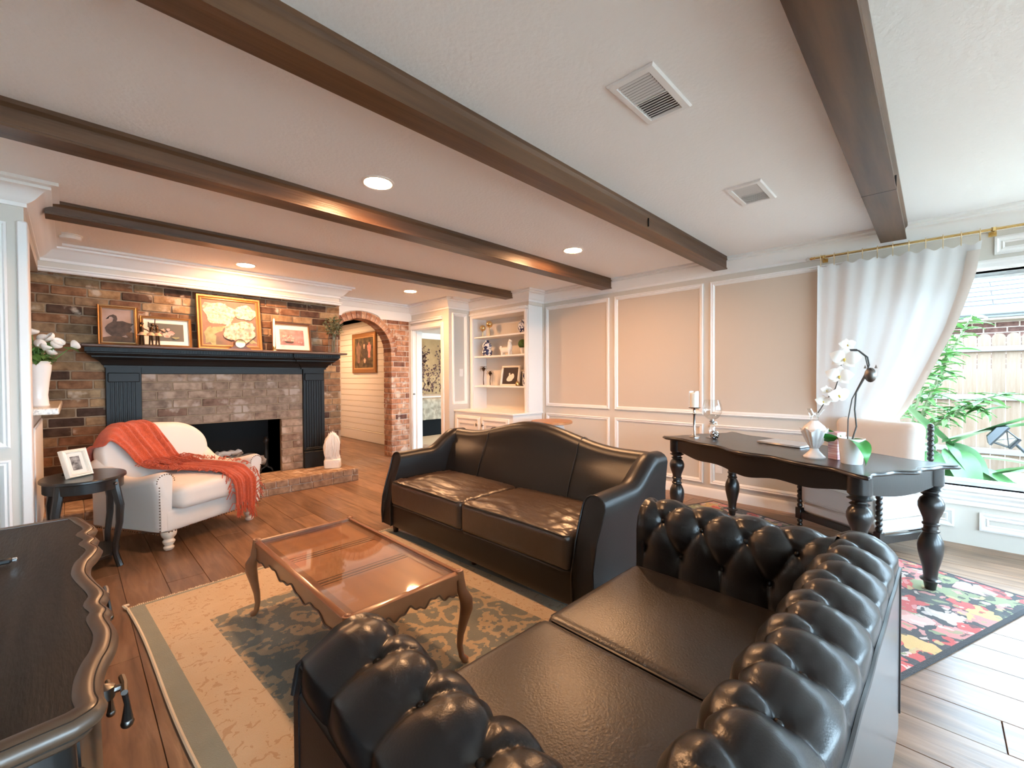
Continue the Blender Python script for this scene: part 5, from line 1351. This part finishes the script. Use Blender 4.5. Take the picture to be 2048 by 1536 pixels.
for i in range(9):
    t_ = i/8; zz = .066+.115*t_; r = .03+.065*t_**.8
    rings.append([(r*(1+.05*cos(14*a))*cos(a), r*.8*(1+.05*cos(14*a))*sin(a), zz+.012*t_*cos(7*a)) for a in [2*PI*k/56 for k in range(56)]])
MB().loft(rings).build('bowl', 'marble_white', sv, ang=70)
MB().lathe([(.07, .175), (.055, .20), (.03, .225), (.018, .235)], 20).build('lid', 'ceramic_white', sv)
MB().tube([(.055, 0, .285), (.03, 0, .262), (0, 0, .25), (-.03, 0, .262), (-.048, 0, .282), (-.062, 0, .278)], [.005, .018, .024, .017, .012, .003], 12).tube([(0, -.01, .262), (.02, -.03, .30), (.035, -.045, .305)], [.014, .012, .003], 8).tube([(0, .01, .262), (.02, .03, .30), (.035, .045, .305)], [.014, .012, .003], 8).build('bird', 'clear_glass', sv)
pk = thing('pink_box', 'narrow pink striped box standing behind the orchid pot', 'box', (3.33, .435, DT), math.radians(60))
MB().box(-.03, .03, -.035, .035, 0, .165, .003).build('carton', 'pink_print', pk)
MB().box(-.032, .032, -.037, .037, .150, .17, .003).build('lid', 'pink_print', pk)
oc = thing('orchid', 'white orchid in a white pot on the desk corner', 'orchid', (3.225, .35, DT))
MB().lathe([(.050, 0), (.053, .004), (.064, .145), (.066, .15), (.060, .15), (.056, .12)], 26).build('pot', 'ceramic_white', oc)
MB().lathe([(.056, .125), (.0001, .13)], 20).build('bark', 'log_bark', oc)
MB().tube([(0, 0, .13), (.0, -.022, .22), (-.004, -.014, .32), (-.004, -.020, .42), (-.004, -.055, .50), (-.002, -.078, .58), (0, -.07, .625), (0, -.03, .665), (0, .02, .668)], .0042, 8).build('stake', 'stem_dark', oc)
MB().tube([(.008, .02, .13), (.006, .018, .26), (.004, .0, .38), (.002, -.04, .48), (0, -.073, .56), (0, -.06, .63), (0, -.02, .672), (0, .01, .672), (0, .03, .655), (0, .05, .60), (0, .06, .52), (0, .08, .44), (0, .13, .36), (0, .165, .29)], .0032, 8).build('flower_stem', 'stem_dark', oc)
ow = MB().sphere((0, -.084, .522), .034, 14, 9, (.6, .85, 1.25)).lathe([(.008, 0), (.0001, .022)], 6, (0, -.108, .56)).lathe([(.008, 0), (.0001, .022)], 6, (0, -.06, .56)).build('owl_clip', 'pewter', oc)
pm = MB()
for k, (w_, l_, a) in enumerate(((.030, .040, PI/2), (.030, .040, PI/2+2.2), (.030, .040, PI/2-2.2), (.046, .046, .25), (.046, .046, PI-.25))):
    pm.grid(lambda u, v: (l_*v*cos(a)-w_*sin(PI*max(.03, v)**.75)*(u-.5)*sin(a), -.004-.008*sin(PI*v)-(.004 if k > 2 else 0), l_*v*sin(a)+w_*sin(PI*max(.03, v)**.75)*(u-.5)*cos(a)), 4, 6)
pmm = me_of(pm, 'blossom', 'petal_white')
lip_m = me_of(MB().sphere((0, -.012, -.002), .0036, 8, 5, (1, 1.2, 1)).tube([(0, -.012, -.003), (0, -.016, -.008), (0, -.013, -.011)], [.003, .003, .001], 6), 'lip', 'petal_yellow')
for i, (y, zz, s_) in enumerate(((.025, .70, 1.0), (.035, .62, 1.75), (.06, .515, 1.6), (.07, .405, 1.5), (.125, .43, .8), (.14, .365, 1.0))):
    b = inst(pmm, 'blossom', oc, (-.012, y, zz), (rl.uniform(-.15, .15), rl.uniform(-.2, .2), math.radians(-62+rl.uniform(-18, 18))), (s_, s_, s_))
    inst(lip_m, 'lip', b, (0, 0, 0))
def orchid_leaf(L, Wd, rz, up_, droop):
    f_ = lambda u, v: (Wd*math.sin(PI*min(1, .08+.92*v)**.75)*(u-.5), L*(v if droop < 1 else sin(v*1.9)/1.9*1.6), .14+up_*v-droop*L*v*v*.9+abs(u-.5)*.02)
    o_ = MB().grid(f_, 6, 16).build('leaf', 'leaf_orchid', oc, ang=80); o_.rotation_euler = (0, 0, rz); return o_
orchid_leaf(.15, .085, math.radians(128), .02, 1.15)
for a_ in ((.19, .085, 48, .17, .35), (.16, .075, 62, .10, .30)):
    lf_ = orchid_leaf(a_[0], a_[1], math.radians(a_[2]), a_[3], a_[4]); lf_.rotation_euler = (0, .75, math.radians(a_[2]-26))

# switch and outlet
sw = thing('light_switch', 'white light switch plate on the narrow panel beside the bookcase', 'light switch', (4.20, 5.2, 1.35))
MB().box(-.035, .035, -.007, 0, -.058, .058, .003).build('plate', 'plastic_white', sw)
MB().box(-.010, .010, -.011, -.006, -.018, .018, .002).build('rocker', 'plastic_white', sw)
ou = thing('wall_outlet', 'white wall outlet under the chair rail moulding', 'outlet', (XW, 1.592, .328))
MB().box(-.007, 0, -.036, .036, -.058, .058, .003).build('plate', 'plastic_white', ou)
for zz in (-.02, .02): MB().box(-.009, -.006, -.014, .014, zz-.013, zz+.013, .002).build('socket', 'trim_bright', ou)

# bed in the far bedroom
bd = thing('bed', 'bed with patterned beige bedding seen through the bedroom doorway', 'bed', (6.4, 8.6, -.005))
MB().box(-1.1, 1.3, -.62, .7, 0, .50, .02).build('bed_base', 'bed_black', bd)
MB().cushion((.1, .04, .66), (1.22, .68, .17), .08, 10).build('mattress', 'bed_cover', bd, weld=True)
MB().grid(lambda u, v: (lerp(-1.12, 1.32, u), -.66-.02*sin(u*60), lerp(.62, .36, v)), 60, 3).build('bed_skirt', 'bed_cover', bd)
MB().cushion((.1, .15, .83), (1.15, .5, .03), .02, 6).build('top_sheet', 'bed_sheet', bd, weld=True)

# ------------------------------------------------------------------ outside
struct(MB().box(4.86, 30, -14, 8, -.14, -.06).build('ground', 'ground_soil'))
struct(MB().box(-14, 4.86, -20, -3.5, -.14, -.06).build('ground_rear', 'ground_soil'))
fe = thing('picket_fence', 'weathered wooden picket fence with pale rails beyond the window', 'fence', (9.0, -1, -.06))
pk_m = me_of(MB().prism([(-.065, 0), (.065, 0), (.065, 1.84)]+[(.065*cos(PI*k/8), 1.84+.07*sin(PI*k/8)) for k in range(1, 8)]+[(-.065, 1.84)], lambda a, b, d: (d, a, b), 0, .018), 'picket', 'fence_wood')
for k in range(60): inst(pk_m, 'picket', fe, (0, 3.5-k*.136, 0), (0, 0, 0))
for zz, hh in ((1.66, .07), (.98, .075), (.23, .075)): MB().box(-.045, -.002, -5.5, 4.2, zz, zz+hh, .004).build('rail', 'rail_wood', fe)
hs_ = thing('neighbour_house', 'neighbouring house with grey shingle roof and brick wall behind the fence', 'house', (12.5, -1, -.06))
hw_ = MB().box(0.55, .8, -6, 6, 0, 2.5).build('wall', 'mortar_pale', hs_)
hb = me_of(MB().box(-.012, .05, -.15, .15, -.045, .045, .004), 'brick', 'brick_house')
for r in range(10):
    for k in range(14): inst(hb, 'brick', hw_, (.55, 1.9-k*.32-(.16 if r % 2 else 0), 1.5+r*.105))
MB().box(-.02, .04, -7, 7, 2.45, 2.60).box(-.10, .0, -7, 7, 2.50, 2.60, .02).build('gutter', 'fascia', hs_)
MB().box(0, .6, -7, 7, 2.40, 2.44).build('soffit', 'soffit_tan', hs_)
rfm = MB().add([(-.04, -7, 2.58), (-.04, 7, 2.58), (3.4, 7, 4.9), (3.4, -7, 4.9)], [(0, 3, 2, 1)]).build('roof_deck', 'shingle', hs_)
sl = math.atan2(2.32, 3.44)
shm = me_of(MB().box(-.14, .14, -.497, .497, 0, .045, .002), 'shingle', 'shingle')
for r in range(9):
    for k in range(9): inst(shm, 'shingle', rfm, (.06+r*.20*cos(sl), 3.2-k*1.0-(.5 if r % 2 else 0), 2.60+.03+r*.20*sin(sl)), (0, -sl+.05, 0))
# shrub with narrow leaves on arching stems
bu = thing('garden_shrub', 'tall green shrub with narrow leaflets outside the window', 'shrub', (6.3, .25, -.06))
lb = leaf_mesh('leaf', .21, .045, 'leaf_bush', .5)
rb_ = random.Random(12)
stems = [[(0, 0, 0), (-.02, -.06, .6), (0, -.22, 1.15), (.05, -.42, 1.7), (.05, -.52, 1.95)], [(.05, 0, 0), (.1, -.1, .7), (.1, -.3, 1.3), (0, -.35, 1.75)], [(0, .05, 0), (0, -.15, .7), (0, -.45, 1.0), (.05, -.72, 1.15)], [(0, 0, .2), (0, -.2, .8), (.1, -.5, 1.02), (.1, -.62, .95)], [(0, .1, 0), (.1, .1, .8), (.1, -.02, 1.5)], [(-.05, 0, 0), (-.06, -.05, .7), (-.05, -.16, 1.25), (-.02, -.30, 1.6)]]
mb = MB()
for st_ in stems: mb.tube(st_, [.012]*(len(st_)-1)+[.005], 6)
mb.build('stems', 'leaf_olive', bu)
for st_ in stems:
    n = 50
    for k in range(n):
        t_ = .40+.60*k/n; q = t_*(len(st_)-1); i = min(int(q), len(st_)-2); p = Vector(st_[i]).lerp(Vector(st_[i+1]), q-i)
        inst(lb, 'leaf', bu, tuple(p), (rb_.uniform(-.3, .6), rb_.uniform(-.4, .4), k*2.4+rb_.uniform(-.4, .4)), (1, rb_.uniform(.7, 1.15), 1))
# broad-leaved plant
gp = thing('broad_leaf_plant', 'broad-leaved ginger plant growing below the window', 'plant', (5.75, -.10, .02))
def big_leaf(base, yaw, L, Wd, rise, droop):
    f_ = lambda u, v: (Wd*sin(PI*min(1, .05+.95*v)**.8)*(u-.5), L*v*(1-.15*v), rise*v-droop*v*v+abs(u-.5)*.05)
    o_ = MB().grid(f_, 6, 14).build('leaf', 'leaf_big', gp, ang=80); o_.location = base; o_.rotation_euler = (0, 0, yaw); return o_
mb = MB()
for k, (bx, by, hgt) in enumerate(((0, 0, .62), (.08, -.10, .50), (-.05, .10, .58), (.1, .12, .45), (0, -.22, .32))):
    mb.tube([(bx*.6, by*.6, -.09), (bx*.8, by*.8, hgt*.5), (bx, by, hgt)], [.014, .012, .008], 7)
mb.build('stalks', 'leaf_big', gp)
for b_, yw, L_, w_, ri, dp in (((0, 0, .60), PI-.25, .62, .17, .42, .12), ((0, -.02, .58), .5, .50, .20, .45, .0), ((.05, -.1, .48), PI+.3, .75, .16, .05, .16), ((0, .0, .60), 2.2, .50, .22, -.05, .45), ((-.05, .1, .56), .1, .5, .2, .25, .45), ((0, -.2, .30), PI-.4, .45, .16, .30, .1),
                               ((0, -.1, .42), 2.6, .50, .17, -.05, .4), ((.0, .05, .5), 1.6, .45, .18, .0, .45), ((.1, .1, .45), -.4, .5, .2, .4, .2), ((0, -.15, .32), 3.6, .55, .13, .1, .35), ((-.1, -.05, .35), 1.9, .4, .14, .1, .4),
                               ((-.05, .05, .62), PI-.05, .60, .20, .30, .10), ((-.08, .0, .55), 2.0, .48, .24, -.02, .50), ((-.08, -.12, .40), 2.75, .52, .22, .05, .45), ((-.1, .06, .52), 1.2, .42, .22, .02, .5), ((-.05, -.22, .34), 3.3, .55, .18, .25, .20), ((-.1, .1, .60), .9, .40, .20, .35, .15), ((-.1, -.1, .30), 2.3, .40, .18, .05, .30)): big_leaf(b_, yw, L_, w_, ri, dp)
# tilted garden lantern
la = thing('garden_lantern', 'grey garden lantern tilting on its stake outside the window', 'lantern', (5.62, -.475, .045))
pv = Vector((0, .10, .72)); dv = Vector((0, .255, .175)).normalized()
MB().tube([(0, -.60, -.09), tuple(Vector((0, -.02, .635)))], .011, 8).build('stake', 'lantern_grey', la)
e1 = Vector((1, 0, 0)); e2 = dv.cross(e1)
def lan(s, r): c = Vector((0, -.02, .635))+dv*s; return [tuple(c+r*(a*e1+b*e2)) for a, b in ((-1, -1), (1, -1), (1, 1), (-1, 1))]
MB().loft([lan(0, .05), lan(.012, .055), lan(.02, .05)]).build('collar', 'lantern_grey', la, ang=20)
MB().loft([lan(.02, .044), lan(.115, .064)]).build('panes', 'clear_glass', la, ang=20)
mb = MB()
for q in range(4): mb.tube([lan(.02, .047)[q], lan(.115, .067)[q]], .006, 5)
for q in range(4): mb.tube([lan(.02, .047)[q], lan(.115, .067)[(q+1) % 4]], .0035, 5)
mb.build('cage', 'lantern_grey', la)
MB().loft([lan(.112, .095), lan(.125, .098), lan(.165, .055), lan(.17, .05)]).build('roof', 'lantern_grey', la, ang=20)
